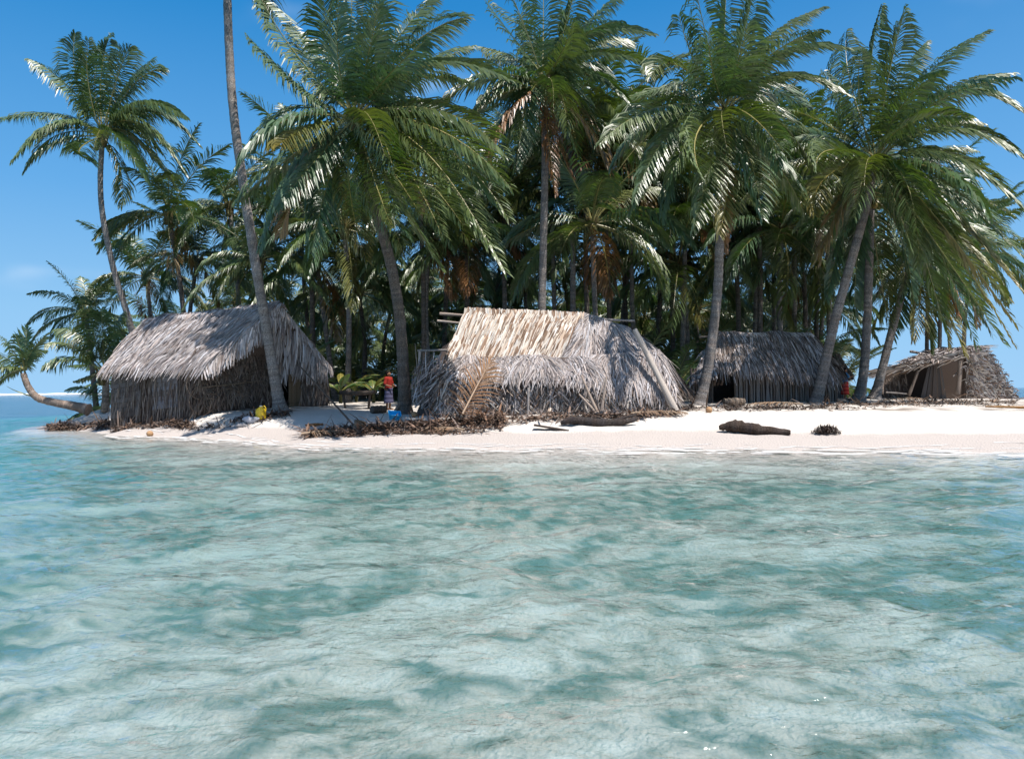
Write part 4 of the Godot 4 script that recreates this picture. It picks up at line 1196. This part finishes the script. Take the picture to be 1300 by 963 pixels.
func build_props() -> void:
	# driftwood
	var a := G(958, 23.8)
	var mb := rough_log([P(913, 545, 24.1) - a + Vector3(0, 0.05, 0), P(935, 543, 24.0) - a + Vector3(0, 0.05, 0), P(965, 546, 23.8) - a, P(1004, 549, 23.5) - a], [0.06, 0.19, 0.17, 0.07], Color(0.085, 0.062, 0.05))
	solo("driftwood_log", mb.mesh(true), M.bark, "dark waterlogged log lying alone at the wet sand's edge", "log", a)
	a = G(745, 25.2)
	mb = rough_log([P(712, 538, 25.4) - a + Vector3(0, 0.03, 0), P(730, 535, 25.3) - a + Vector3(0, 0.05, 0), P(760, 538, 25.2) - a + Vector3(0, 0.04, 0), P(790, 538, 25.2) - a + Vector3(0, 0.05, 0), P(810, 534, 25.3) - a + Vector3(0, 0.08, 0)], [0.06, 0.13, 0.14, 0.10, 0.05], Color(0.075, 0.06, 0.055))
	pole(mb, P(770, 536, 25.2) - a, P(808, 526, 25.6) - a, 0.05, Color(0.08, 0.065, 0.06))
	solo("driftwood_log", mb.mesh(true), M.bark, "blackened forked log lying below the ragged hut", "log", a)
	a = G(700, 25.0)
	mb = MB.new()
	mb.box(Vector3(0, 0.07, 0), Vector3(0.55, -0.09, 0.05), Vector3(0.005, 0.025, 0), Vector3(-0.02, 0, 0.13), Color(0.10, 0.075, 0.065))
	solo("driftwood_board", mb.mesh(), M.wood, "flat dark board on the sand next to the blackened log", "board", a)
	# root clump
	a = G(1049, 23.6)
	mb = MB.new()
	for k in 900:
		var th := rng.randf() * TAU
		var e := rng.randf() * 0.5 * PI
		var r := pow(rng.randf(), 0.4)
		var p := Vector3(cos(th) * cos(e) * 0.44, sin(e) * 0.22, sin(th) * cos(e) * 0.3) * r
		var d := Vector3(rng.randf_range(-1, 1), rng.randf_range(-0.3, 0.9), rng.randf_range(-1, 1)).normalized() * rng.randf_range(0.05, 0.16)
		mb.strip(p, p + d * 0.5 + Vector3(0, 0.02, 0), p + d, Vector3(d.z, 0.01, -d.x).normalized() * 0.01, 1.0, 1.0, 0.4, jit(Color(0.085, 0.06, 0.05), 0.5))
	solo("root_clump", mb.mesh(), M.thatch, "shaggy dark clump of washed-up roots beside the wet log", "roots", a)
	# bench log before the dark hut, stump and butts in the litter
	a = G(932, 31.2)
	mb = rough_log([Vector3(-0.42, 0.15, 0.05), Vector3(0, 0.16, 0), Vector3(0.42, 0.14, -0.05)], [0.13, 0.15, 0.14], Color(0.30, 0.24, 0.19))
	solo("log", mb.mesh(true), M.bark, "short brown log lying before the low dark hut", "log", a)
	a = G(457, 26.2)
	mb = rough_log([Vector3(-0.1, -0.05, 0), Vector3(-0.05, 0.2, 0), Vector3(0.0, 0.42, 0.0)], [0.21, 0.19, 0.17], Color(0.36, 0.28, 0.2))
	solo("stump", mb.mesh(true), M.bark, "pale brown palm stump standing at the edge of the litter heap", "stump", a)
	a = G(480, 30.4)
	mb = rough_log([Vector3(-0.22, 0.15, 0.2), Vector3(0, 0.16, 0), Vector3(0.24, 0.15, -0.2)], [0.14, 0.15, 0.14], Color(0.24, 0.18, 0.14))
	solo("log", mb.mesh(true), M.bark, "cut log end by the bare feet of the person in red blouse", "log", a)
	a = G(444, 33.0)
	mb = rough_log([P(432, 498, 33.5) - a, P(452, 499, 33.0) - a, P(476, 497, 32.6) - a], [0.09, 0.10, 0.08], Color(0.14, 0.11, 0.09))
	pole(mb, P(436, 498, 33.4) - a, Vector3(-0.25, -0.05, -0.3), 0.06, Color(0.14, 0.11, 0.09))
	pole(mb, P(470, 498, 32.8) - a, Vector3(0.8, -0.05, 0.1), 0.06, Color(0.14, 0.11, 0.09))
	solo("rail_bench", mb.mesh(true), M.wood, "dark rail on two short posts between the palm trunks", "bench", a)
	a = G(456, 26.6) + Vector3(0, 0.0, 0)
	mb = MB.new()
	pole(mb, Vector3.ZERO, P(378, 462, 31.2) - a, 0.035, Color(0.18, 0.13, 0.10))
	solo("slanting_stick", mb.mesh(true), M.wood, "long thin stick slanting from the hut gable down to the stump", "stick", a)
	# washed-up orange board, pieces of husk
	a = G(1290, 27.0)
	mb = rough_log([Vector3(-1.05, 0.12, 0.0), Vector3(0, 0.09, 0.15), Vector3(1.2, 0.05, 0.4)], [0.03, 0.05, 0.04], Color(0.40, 0.22, 0.09), 7)
	solo("bamboo_stem", mb.mesh(true), M.wood, "long orange brown stem lying on the open sand below the shelter", "stem", a)
	a = G(400, 28.2)
	mb = rough_log([Vector3(-0.36, 0.04, 0), Vector3(0, 0.06, 0), Vector3(0.28, 0.07, -0.05)], [0.03, 0.055, 0.04], Color(0.42, 0.19, 0.08), 7)
	solo("husk", mb.mesh(true), M.wood, "orange leaf sheath on the sand before the cane door", "leaf sheath", a)
	# yellow jug, white bag, blue tub
	a = G(331, 29.6)
	var jug := thing("yellow_jug", "yellow plastic jug standing at the foot of the tall palm", "jug", a)
	mb = MB.new()
	var prof := [[0.16, 0.0], [0.19, 0.04], [0.20, 0.28], [0.18, 0.38], [0.07, 0.45], [0.05, 0.48]]
	var pp := []; var pr := []
	for q in prof:
		pp.append(Vector3(0, q[1], 0)); pr.append(q[0])
	mb.tube(pp, pr, 14, [Color(0.72, 0.48, 0.02)])
	part("body", mb.mesh(true), M.paint, jug)
	mb = MB.new()
	mb.tube([Vector3(0.05, 0.47, 0), Vector3(0.13, 0.50, 0), Vector3(0.19, 0.42, 0), Vector3(0.19, 0.32, 0)], [0.02, 0.022, 0.022, 0.02], 6, [Color(0.72, 0.48, 0.02)])
	part("handle", mb.mesh(true), M.paint, jug)
	mb = MB.new()
	mb.tube([Vector3(0, 0.475, 0), Vector3(0, 0.52, 0)], [0.055, 0.05], 10, [Color(0.65, 0.6, 0.5)])
	part("cap", mb.mesh(true), M.paint, jug)
	var bag := MB.new()
	var bp := []; var br := []
	for k in 9:
		var t := k / 8.0
		bp.append(Vector3(-0.3 + 0.6 * t, 0.12 + 0.02 * sin(t * 9.0), 0.04 * sin(t * 5.0)))
		br.append(0.03 + 0.12 * sin(PI * clampf(t, 0.05, 0.95)) * rng.randf_range(0.8, 1.1))
	bag.tube(bp, br, 10, [Color(0.42, 0.43, 0.47)], true, 0.14, rng)
	solo("cloth_bundle", bag.mesh(true), M.cloth, "crumpled grey white bundle beside the yellow jug", "bundle", G(318, 29.3))
	bag = MB.new()
	bag.tube([Vector3(-0.2, 0.06, 0), Vector3(-0.05, 0.07, 0.02), Vector3(0.1, 0.08, 0), Vector3(0.22, 0.05, 0)], [0.03, 0.08, 0.08, 0.03], 9, [Color(0.34, 0.32, 0.31)], true, 0.15, rng)
	solo("cloth_rag", bag.mesh(true), M.cloth, "small grey rag on the dark litter before the jug", "rag", G(305, 29.0))
	a = G(500, 27.4)
	var tub := thing("blue_tub", "bright blue plastic tub tipped on the litter heap", "tub", a + Vector3(0, 0.14, 0))
	tub.rotation = Vector3(0.5, 0.25, -0.1)
	mb = MB.new()
	var w0 := 0.17; var w1 := 0.21; var hh := 0.2; var bl := Color(0.01, 0.36, 0.70)
	var lo := [Vector3(-w0, 0, -w0 * 0.7), Vector3(w0, 0, -w0 * 0.7), Vector3(w0, 0, w0 * 0.7), Vector3(-w0, 0, w0 * 0.7)]
	var hi := [Vector3(-w1, hh, -w1 * 0.7), Vector3(w1, hh, -w1 * 0.7), Vector3(w1, hh, w1 * 0.7), Vector3(-w1, hh, w1 * 0.7)]
	mb.quad(lo[0], lo[1], lo[2], lo[3], bl)
	for k in 4:
		var j := (k + 1) % 4
		mb.quad(lo[k], lo[j], hi[j], hi[k], bl)
	part("body", mb.mesh(), M.paint, tub)
	mb = MB.new()
	for k in 4:
		pole(mb, hi[k], hi[(k + 1) % 4], 0.016, bl, 0.016)
	part("rim", mb.mesh(true), M.paint, tub)
	for q in [[420, 26.0, 0.4, "dead palm frond lying flat on the litter before the stump"], [556, 25.6, 2.6, "dead palm frond lying on the litter below the big dry frond"], [835, 26.4, 0.2, "dead palm frond lying at the foot of the leaning pole"], [985, 29.4, 2.9, "dead palm frond lying on the shaded sand before the low hut"], [1150, 34.0, 0.1, "dead palm frond lying on the open sand before the shelter"]]:
		a = G(q[0], q[1]) + Vector3(0, 0.10, 0)
		var e1 := Vector3(cos(q[2]), 0, -sin(q[2]) * 0.5) * 1.0
		var lying := thing("dry_frond", q[3], "palm frond", a)
		part("leaflets", frond(-e1 + Vector3(0, -0.02, 0), Vector3(0, 0.14, 0), e1, {"col": Color(0.30, 0.20, 0.13), "tip": Color(0.36, 0.26, 0.18), "droop": 0.5, "leaf": 0.55, "n": 24, "width": 0.02, "rib": Color(0.45, 0.34, 0.24), "wind": Vector3.ZERO, "lift": 0.05}), M.thatch, lying)
	# coconuts lying on the beach
	var nm := StandardMaterial3D.new()
	nm.albedo_color = Color(0.34, 0.20, 0.10).linear_to_srgb()
	nm.roughness = 0.8
	for s in [[526, 28.0, "tan coconut on the litter beside the blue tub"], [190, 29.4, "small orange coconut on the shaded wet sand before the hut"], [900, 27.5, "brown coconut lying alone on the bright sand"]]:
		var c := solo("coconut", nut_mesh, nm, s[2], "coconut", G(s[0], s[1]) + Vector3(0, 0.09, 0))
		c.rotation = Vector3(1.4, 0.3, 0.4)
	# litter
	litter("leaf_litter", "heap of brown dead leaves and husks along the top of the beach", [[385, 26.6], [460, 26.3], [520, 26.2], [580, 26.0], [640, 26.2]], 1.0, 0.30, 7000, Color(0.24, 0.165, 0.125))
	litter("leaf_litter", "dark litter of twigs below the wall of the sunlit hut", [[140, 31.8], [200, 31.0], [250, 30.0], [330, 29.6], [365, 30.2]], 0.5, 0.14, 2200, Color(0.19, 0.135, 0.105))
	litter("leaf_litter", "dark mat of dead fronds around the fallen palm", [[60, 34.6], [85, 34.8], [110, 34.4], [140, 33.6]], 0.8, 0.35, 2000, Color(0.19, 0.135, 0.105))
	litter("leaf_litter", "thin brown litter before the ragged hut wall", [[650, 26.6], [720, 26.3], [790, 26.2], [860, 26.9]], 0.5, 0.12, 2200, Color(0.26, 0.185, 0.145))
	litter("wrack_line", "scattered dark seaweed and twigs before the low hut", [[868, 29.0], [930, 28.6], [990, 28.9], [1050, 29.2]], 0.9, 0.05, 1500, Color(0.13, 0.10, 0.085))
	litter("wrack_line", "scattered dry seaweed on the open beach below the shelter", [[1050, 29.6], [1120, 31.0], [1200, 32.0], [1290, 31.5]], 2.6, 0.03, 2800, Color(0.22, 0.165, 0.13))

func litter(called: String, label: String, line: Array, half: float, high: float, count: int, col: Color) -> void:
	var mb := MB.new()
	for k in count:
		var u := rng.randf() * (line.size() - 1)
		var q := mini(int(u), line.size() - 2)
		var px: float = lerpf(line[q][0], line[q + 1][0], u - q)
		var d: float = lerpf(line[q][1], line[q + 1][1], u - q)
		var off := rng.randfn() * 0.5
		off = clampf(off, -1.0, 1.0)
		var p := G(px, d + off * half)
		var clump := clampf(0.55 + n_fine.get_noise_2d(p.x * 2.4, p.z * 2.4) * 1.2, 0.0, 1.0)
		if rng.randf() > clump + 0.1:
			continue
		p.y += high * (1.0 - off * off) * rng.randf() * clump
		var d3 := Vector3(rng.randf_range(-1, 1), rng.randf_range(-0.25, 0.35), rng.randf_range(-1, 1)).normalized() * (rng.randf_range(0.06, 0.25) if rng.randf() < 0.75 else rng.randf_range(0.3, 0.8))
		mb.strip(p, p + d3 * 0.5 + Vector3(0, 0.03, 0), p + d3, Vector3(d3.z, rng.randf_range(-0.1, 0.1), -d3.x).normalized() * rng.randf_range(0.012, 0.04), 0.6, 1.0, 0.4, jit(col, 0.55))
	solo(called, mb.mesh(), M.thatch, label, "litter", Vector3.ZERO, "", "stuff")

# ---------------------------------------------------------------- people
func body_mesh(bones: Array, cell: float, k_smooth: float, col: Color) -> MB:
	# one continuous skin round tapered bones [from, to, radius, radius], as surface nets
	var lo := Vector3(1e9, 1e9, 1e9)
	var hi := -lo
	for b in bones:
		var r := maxf(b[2], b[3]) + cell * 2.0
		lo = lo.min(b[0] - Vector3.ONE * r).min(b[1] - Vector3.ONE * r)
		hi = hi.max(b[0] + Vector3.ONE * r).max(b[1] + Vector3.ONE * r)
	var n := Vector3i(((hi - lo) / cell).ceil()) + Vector3i.ONE
	var f := PackedFloat32Array()
	f.resize(n.x * n.y * n.z)
	f.fill(1.0)
	for b in bones:
		var r := maxf(b[2], b[3]) + k_smooth * 2.0 + cell * 2.0
		var b0 := Vector3i((((b[0] as Vector3).min(b[1]) - Vector3.ONE * r - lo) / cell).floor()).clamp(Vector3i.ZERO, n - Vector3i.ONE)
		var b1 := Vector3i((((b[0] as Vector3).max(b[1]) + Vector3.ONE * r - lo) / cell).ceil()).clamp(Vector3i.ZERO, n - Vector3i.ONE)
		var ab: Vector3 = b[1] - b[0]
		var l2 := maxf(ab.length_squared(), 1e-8)
		for z in range(b0.z, b1.z + 1):
			for y in range(b0.y, b1.y + 1):
				for x in range(b0.x, b1.x + 1):
					var p := lo + Vector3(x, y, z) * cell
					var t := clampf((p - b[0]).dot(ab) / l2, 0.0, 1.0)
					var dd: float = p.distance_to(b[0] + ab * t) - lerpf(b[2], b[3], t)
					var at := x + n.x * (y + n.y * z)
					var o := f[at]
					var hh := clampf(0.5 + 0.5 * (o - dd) / k_smooth, 0.0, 1.0)
					f[at] = lerpf(o, dd, hh) - k_smooth * hh * (1.0 - hh)
	var mb := MB.new()
	var ids := {}
	var sx := 1; var sy := n.x; var sz := n.x * n.y
	for z in n.z - 1:
		for y in n.y - 1:
			for x in n.x - 1:
				var at := x + n.x * (y + n.y * z)
				var s := Vector3.ZERO
				var cnt := 0
				for e in [[0, 1, 0], [2, 3, 0], [4, 5, 0], [6, 7, 0], [0, 2, 1], [1, 3, 1], [4, 6, 1], [5, 7, 1], [0, 4, 2], [1, 5, 2], [2, 6, 2], [3, 7, 2]]:
					var c0: int = e[0]; var c1: int = e[1]
					var v0 := f[at + (c0 & 1) * sx + ((c0 >> 1) & 1) * sy + ((c0 >> 2) & 1) * sz]
					var v1 := f[at + (c1 & 1) * sx + ((c1 >> 1) & 1) * sy + ((c1 >> 2) & 1) * sz]
					if (v0 < 0.0) != (v1 < 0.0):
						var t := v0 / (v0 - v1)
						s += Vector3(c0 & 1, (c0 >> 1) & 1, (c0 >> 2) & 1).lerp(Vector3(c1 & 1, (c1 >> 1) & 1, (c1 >> 2) & 1), t)
						cnt += 1
				if cnt:
					ids[at] = mb.v.size()
					mb.v.append(lo + (Vector3(x, y, z) + s / cnt) * cell)
					mb.c.append(col)
	for at in ids:
		var a := f[at]
		for e in [[sx, sy, sz], [sy, sz, sx], [sz, sx, sy]]:
			var b := f[at + e[0]]
			if (a < 0.0) != (b < 0.0) and ids.has(at - e[1]) and ids.has(at - e[2]) and ids.has(at - e[1] - e[2]):
				var q := [ids[at], ids[at - e[1]], ids[at - e[1] - e[2]], ids[at - e[2]]]
				if a < 0.0:
					mb.i.append_array(PackedInt32Array([q[0], q[2], q[1], q[0], q[3], q[2]]))
				else:
					mb.i.append_array(PackedInt32Array([q[0], q[1], q[2], q[0], q[2], q[3]]))
	return mb

func add_hand(mb: MB, wrist: Vector3, dir: Vector3, side: Vector3, col: Color) -> void:
	# palm continues the forearm; four unequal fingers and a thumb, slightly curled
	var nrm := dir.cross(side).normalized()
	for k in 4:
		var r := wrist + dir * 0.07 + side * (k - 1.5) * 0.017
		var L: float = [0.062, 0.074, 0.070, 0.054][k]
		mb.tube([r, r + dir * L * 0.5 + nrm * 0.004, r + dir * L * 0.8 + nrm * 0.02, r + dir * L * 0.9 + nrm * 0.036], [0.0085, 0.0085, 0.0075, 0.006], 6, [col])
	var tb := wrist + dir * 0.025 + side * 0.03
	mb.tube([tb, tb + side * 0.025 + dir * 0.025, tb + side * 0.028 + dir * 0.05 + nrm * 0.01], [0.011, 0.0095, 0.007], 6, [col])

func person(label: String, at: Vector3, turn: float, height: float, pose: Dictionary, top: Color, low: Color, skirt_to: float) -> void:
	var root := thing("person", label, "person", at)
	root.rotation.y = turn
	root.scale = Vector3.ONE * height / 1.6
	var skin := Color(0.20, 0.095, 0.05)
	var eL: Vector3 = pose.elbow_l; var hL: Vector3 = pose.hand_l; var eR: Vector3 = pose.elbow_r; var hR: Vector3 = pose.hand_r
	var sL := Vector3(-0.17, 1.30, 0); var sR := Vector3(0.17, 1.30, 0)
	var bones := [
		[Vector3(0, 0.86, 0), Vector3(0, 1.05, 0.0), 0.14, 0.115], [Vector3(0, 1.05, 0), Vector3(0, 1.24, 0), 0.115, 0.13], [sL, sR, 0.065, 0.065], [Vector3(0, 1.28, 0), Vector3(0, 1.42, 0.01), 0.06, 0.048],
		[sL, eL, 0.05, 0.04], [eL, hL, 0.04, 0.026], [sR, eR, 0.05, 0.04], [eR, hR, 0.04, 0.026],
		[hL, hL + (hL - eL).normalized() * 0.07, 0.028, 0.03], [hR, hR + (hR - eR).normalized() * 0.07, 0.028, 0.03],
		[Vector3(-0.08, 0.84, 0), Vector3(-0.09, 0.46, 0.02), 0.09, 0.058], [Vector3(-0.09, 0.46, 0.02), Vector3(-0.10, 0.07, -0.02), 0.058, 0.036], [Vector3(-0.10, 0.04, -0.03), Vector3(-0.11, 0.03, 0.13), 0.04, 0.028],
		[Vector3(0.08, 0.84, 0), Vector3(0.09, 0.46, 0.03), 0.09, 0.058], [Vector3(0.09, 0.46, 0.03), Vector3(0.10, 0.07, 0.0), 0.058, 0.036], [Vector3(0.10, 0.04, -0.01), Vector3(0.12, 0.03, 0.15), 0.04, 0.028],
		[Vector3(0, 1.50, 0.015), Vector3(0, 1.51, 0.01), 0.088, 0.088], [Vector3(0, 1.45, 0.04), Vector3(0, 1.43, 0.055), 0.05, 0.04], [Vector3(0, 1.50, 0.10), Vector3(0, 1.475, 0.112), 0.012, 0.016],
		[Vector3(-0.09, 1.49, 0.01), Vector3(-0.095, 1.47, 0.01), 0.016, 0.012], [Vector3(0.09, 1.49, 0.01), Vector3(0.095, 1.47, 0.01), 0.016, 0.012]]
	var mb := body_mesh(bones, 0.02, 0.02, skin)
	add_hand(mb, hL, (hL - eL).normalized(), Vector3(0.3, 0, 1).normalized(), skin)
	add_hand(mb, hR, (hR - eR).normalized(), Vector3(-0.3, 0, 1).normalized(), skin)
	for s in [-1.0, 1.0]:
		mb.tube([Vector3(0.034 * s, 1.505, 0.088), Vector3(0.034 * s, 1.505, 0.098)], [0.014, 0.006], 7, [Color(0.02, 0.015, 0.012)])
	mb.tube([Vector3(-0.026, 1.442, 0.090), Vector3(0, 1.440, 0.097), Vector3(0.026, 1.442, 0.090)], [0.005, 0.008, 0.005], 6, [Color(0.16, 0.05, 0.04)])
	part("body", mb.mesh(true), M.skin, root)
	# short dark hair as a cap over the skull
	mb = body_mesh([[Vector3(0, 1.525, -0.012), Vector3(0, 1.50, -0.03), 0.097, 0.09], [Vector3(0, 1.46, -0.05), Vector3(0, 1.42, -0.045), 0.06, 0.045]], 0.02, 0.02, Color(0.012, 0.010, 0.010))
	part("hair", mb.mesh(true), M.cloth, root)
	# blouse with sleeves to the elbow
	mb = body_mesh([[Vector3(0, 0.90, 0), Vector3(0, 1.06, 0), 0.165, 0.14], [Vector3(0, 1.06, 0), Vector3(0, 1.24, 0), 0.14, 0.15], [sL, sR, 0.085, 0.085], [sL, sL.lerp(eL, 0.85), 0.075, 0.072], [sR, sR.lerp(eR, 0.85), 0.075, 0.072]], 0.022, 0.025, top)
	for k in mb.c.size():
		var y: float = mb.v[k].y
		if y < 1.12 and y > 0.86 and int(floor((y + mb.v[k].x * 0.4) * 26.0)) % 3 == 0:
			mb.c[k] = Color(0.10, 0.02, 0.02)
	part("blouse", mb.mesh(true), M.cloth, root)
	mb = MB.new()
	var pts := []; var rr := []; var cc := []
	for k in 12:
		var t := k / 11.0
		pts.append(Vector3(0, lerpf(0.92, skirt_to, t), 0.01))
		rr.append(lerpf(0.155, 0.205, t))
		cc.append(low if k % 3 else low * 2.2)
	mb.tube(pts, rr, 18, cc, false, 0.05, rng)
	part("skirt", mb.mesh(true), M.cloth, root)

func build_people() -> void:
	person("person in red blouse and dark patterned skirt standing between the huts", G(493, 32.0), deg_to_rad(65.0), 1.55, {
		"elbow_l": Vector3(-0.24, 1.05, -0.02), "hand_l": Vector3(-0.14, 0.98, 0.20), "elbow_r": Vector3(0.25, 1.06, 0.03), "hand_r": Vector3(0.12, 1.00, 0.24)}, Color(0.26, 0.03, 0.02), Color(0.05, 0.05, 0.085), 0.28)
	person("person in red wrap standing by the swollen palm foot with raised arm", G(1073, 38.5), deg_to_rad(80.0), 1.5, {
		"elbow_l": Vector3(-0.25, 1.10, 0.14), "hand_l": Vector3(-0.20, 1.18, 0.36), "elbow_r": Vector3(0.25, 1.06, 0.0), "hand_r": Vector3(0.20, 0.86, 0.10)}, Color(0.05, 0.16, 0.30), Color(0.28, 0.035, 0.028), 0.22)

# ---------------------------------------------------------------- lights, camera
func clear_sky(sun: Vector3) -> ImageTexture:
	# a tropical blue sky: pale at the horizon, deeper upwards, paler towards the sun, with a few thin wisps of cloud
	var w := 1024
	var h := 512
	var im := Image.create(w, h, false, Image.FORMAT_RGBF)
	var stops := [[0.0, Vector3(0.215, 0.380, 0.560)], [0.09, Vector3(0.175, 0.350, 0.545)], [0.23, Vector3(0.080, 0.250, 0.490)], [0.44, Vector3(0.005, 0.140, 0.370)], [1.0, Vector3(0.003, 0.075, 0.250)]]
	var n := FastNoiseLite.new()
	n.seed = 31
	n.frequency = 1.6
	n.fractal_octaves = 5
	for y in h:
		var el := PI * (0.5 - (y + 0.5) / h)
		var sy := sin(el)
		var base: Vector3 = stops[0][1]
		for k in range(1, stops.size()):
			if sy > stops[k - 1][0]:
				base = stops[k - 1][1].lerp(stops[k][1], clampf((sy - stops[k - 1][0]) / (stops[k][0] - stops[k - 1][0]), 0.0, 1.0))
		for x in w:
			var az := TAU * (x + 0.5) / w
			var dir := Vector3(sin(az) * cos(el), sy, -cos(az) * cos(el))
			var c := base
			var g := 0.5 + 0.5 * dir.dot(sun)
			c += Vector3(0.22, 0.195, 0.16) * pow(g, 5.0)
			if sy > 0.02:
				var p := dir / (sy + 0.25)
				var q := n.get_noise_3d(p.x * 0.9, p.z * 1.6, 3.0)
				c = c.lerp(Vector3(0.50, 0.58, 0.66), smoothstep(0.30, 0.75, q) * 0.28)
			im.set_pixel(x, y, Color(c.x, c.y, c.z))
	return ImageTexture.create_from_image(im)

func _ready() -> void:
	rng.seed = 4711
	cam_b = Basis.from_euler(Vector3(deg_to_rad(0.75), 0, deg_to_rad(-0.32)))
	var cam := Camera3D.new()
	cam.name = "camera"
	cam.transform = Transform3D(cam_b, cam_p)
	cam.fov = rad_to_deg(2.0 * atan(481.5 / F))
	cam.near = 0.05
	cam.far = 20000.0
	cam.current = true
	add_child(cam)
	var env := Environment.new()
	env.background_mode = Environment.BG_SKY
	var from := Vector3(0.29, 0.85, 0.30).normalized()
	var sm := PanoramaSkyMaterial.new()
	sm.panorama = clear_sky(from)
	var sky := Sky.new()
	sky.sky_material = sm
	env.sky = sky
	env.tonemap_mode = Environment.TONE_MAPPER_LINEAR
	env.tonemap_exposure = 1.68
	env.volumetric_fog_enabled = true
	env.volumetric_fog_density = 0.0
	env.sdfgi_enabled = true
	env.ssao_enabled = true
	env.ssil_enabled = true
	var we := WorldEnvironment.new()
	we.name = "environment"
	we.environment = env
	add_child(we)
	var sun := DirectionalLight3D.new()
	sun.name = "sun"
	sun.light_energy = 1.45
	sun.light_color = Color(1.0, 0.97, 0.94)
	sun.light_angular_distance = 0.5
	sun.shadow_enabled = true
	sun.look_at_from_position(from * 50.0, Vector3.ZERO, Vector3.UP)
	add_child(sun)

	n_sand.seed = 2; n_sand.frequency = 0.12
	n_patch.seed = 11; n_patch.frequency = 0.16; n_patch.fractal_octaves = 4
	n_fine.seed = 17; n_fine.frequency = 0.30; n_fine.fractal_octaves = 3
	n_wave.seed = 23; n_wave.frequency = 0.8; n_wave.fractal_octaves = 3
	coast = PackedVector2Array([Vector2(-23, 38.4), Vector2(-21.6, 36.2), Vector2(-19.0, 34.0), Vector2(-14.6, 30.0), Vector2(-10.2, 27.1), Vector2(-5.6, 23.4), Vector2(0, 21.6), Vector2(7.2, 21.0), Vector2(12.8, 20.2),
		Vector2(22, 19.3), Vector2(34, 21), Vector2(42, 30), Vector2(40, 42), Vector2(32.5, 50), Vector2(30, 65), Vector2(22, 85), Vector2(0, 95), Vector2(-20, 85), Vector2(-25, 62), Vector2(-22, 45), Vector2(-23.6, 41)])
	make_materials()
	build_setting()
	print("setting ", Time.get_ticks_msec())
	build_palms()
	print("palms ", Time.get_ticks_msec())
	build_undergrowth()
	build_hut_left()
	build_hut_middle()
	build_hut_dark()
	build_shelter()
	print("huts ", Time.get_ticks_msec())
	build_props()
	build_people()
	print("done ", Time.get_ticks_msec())
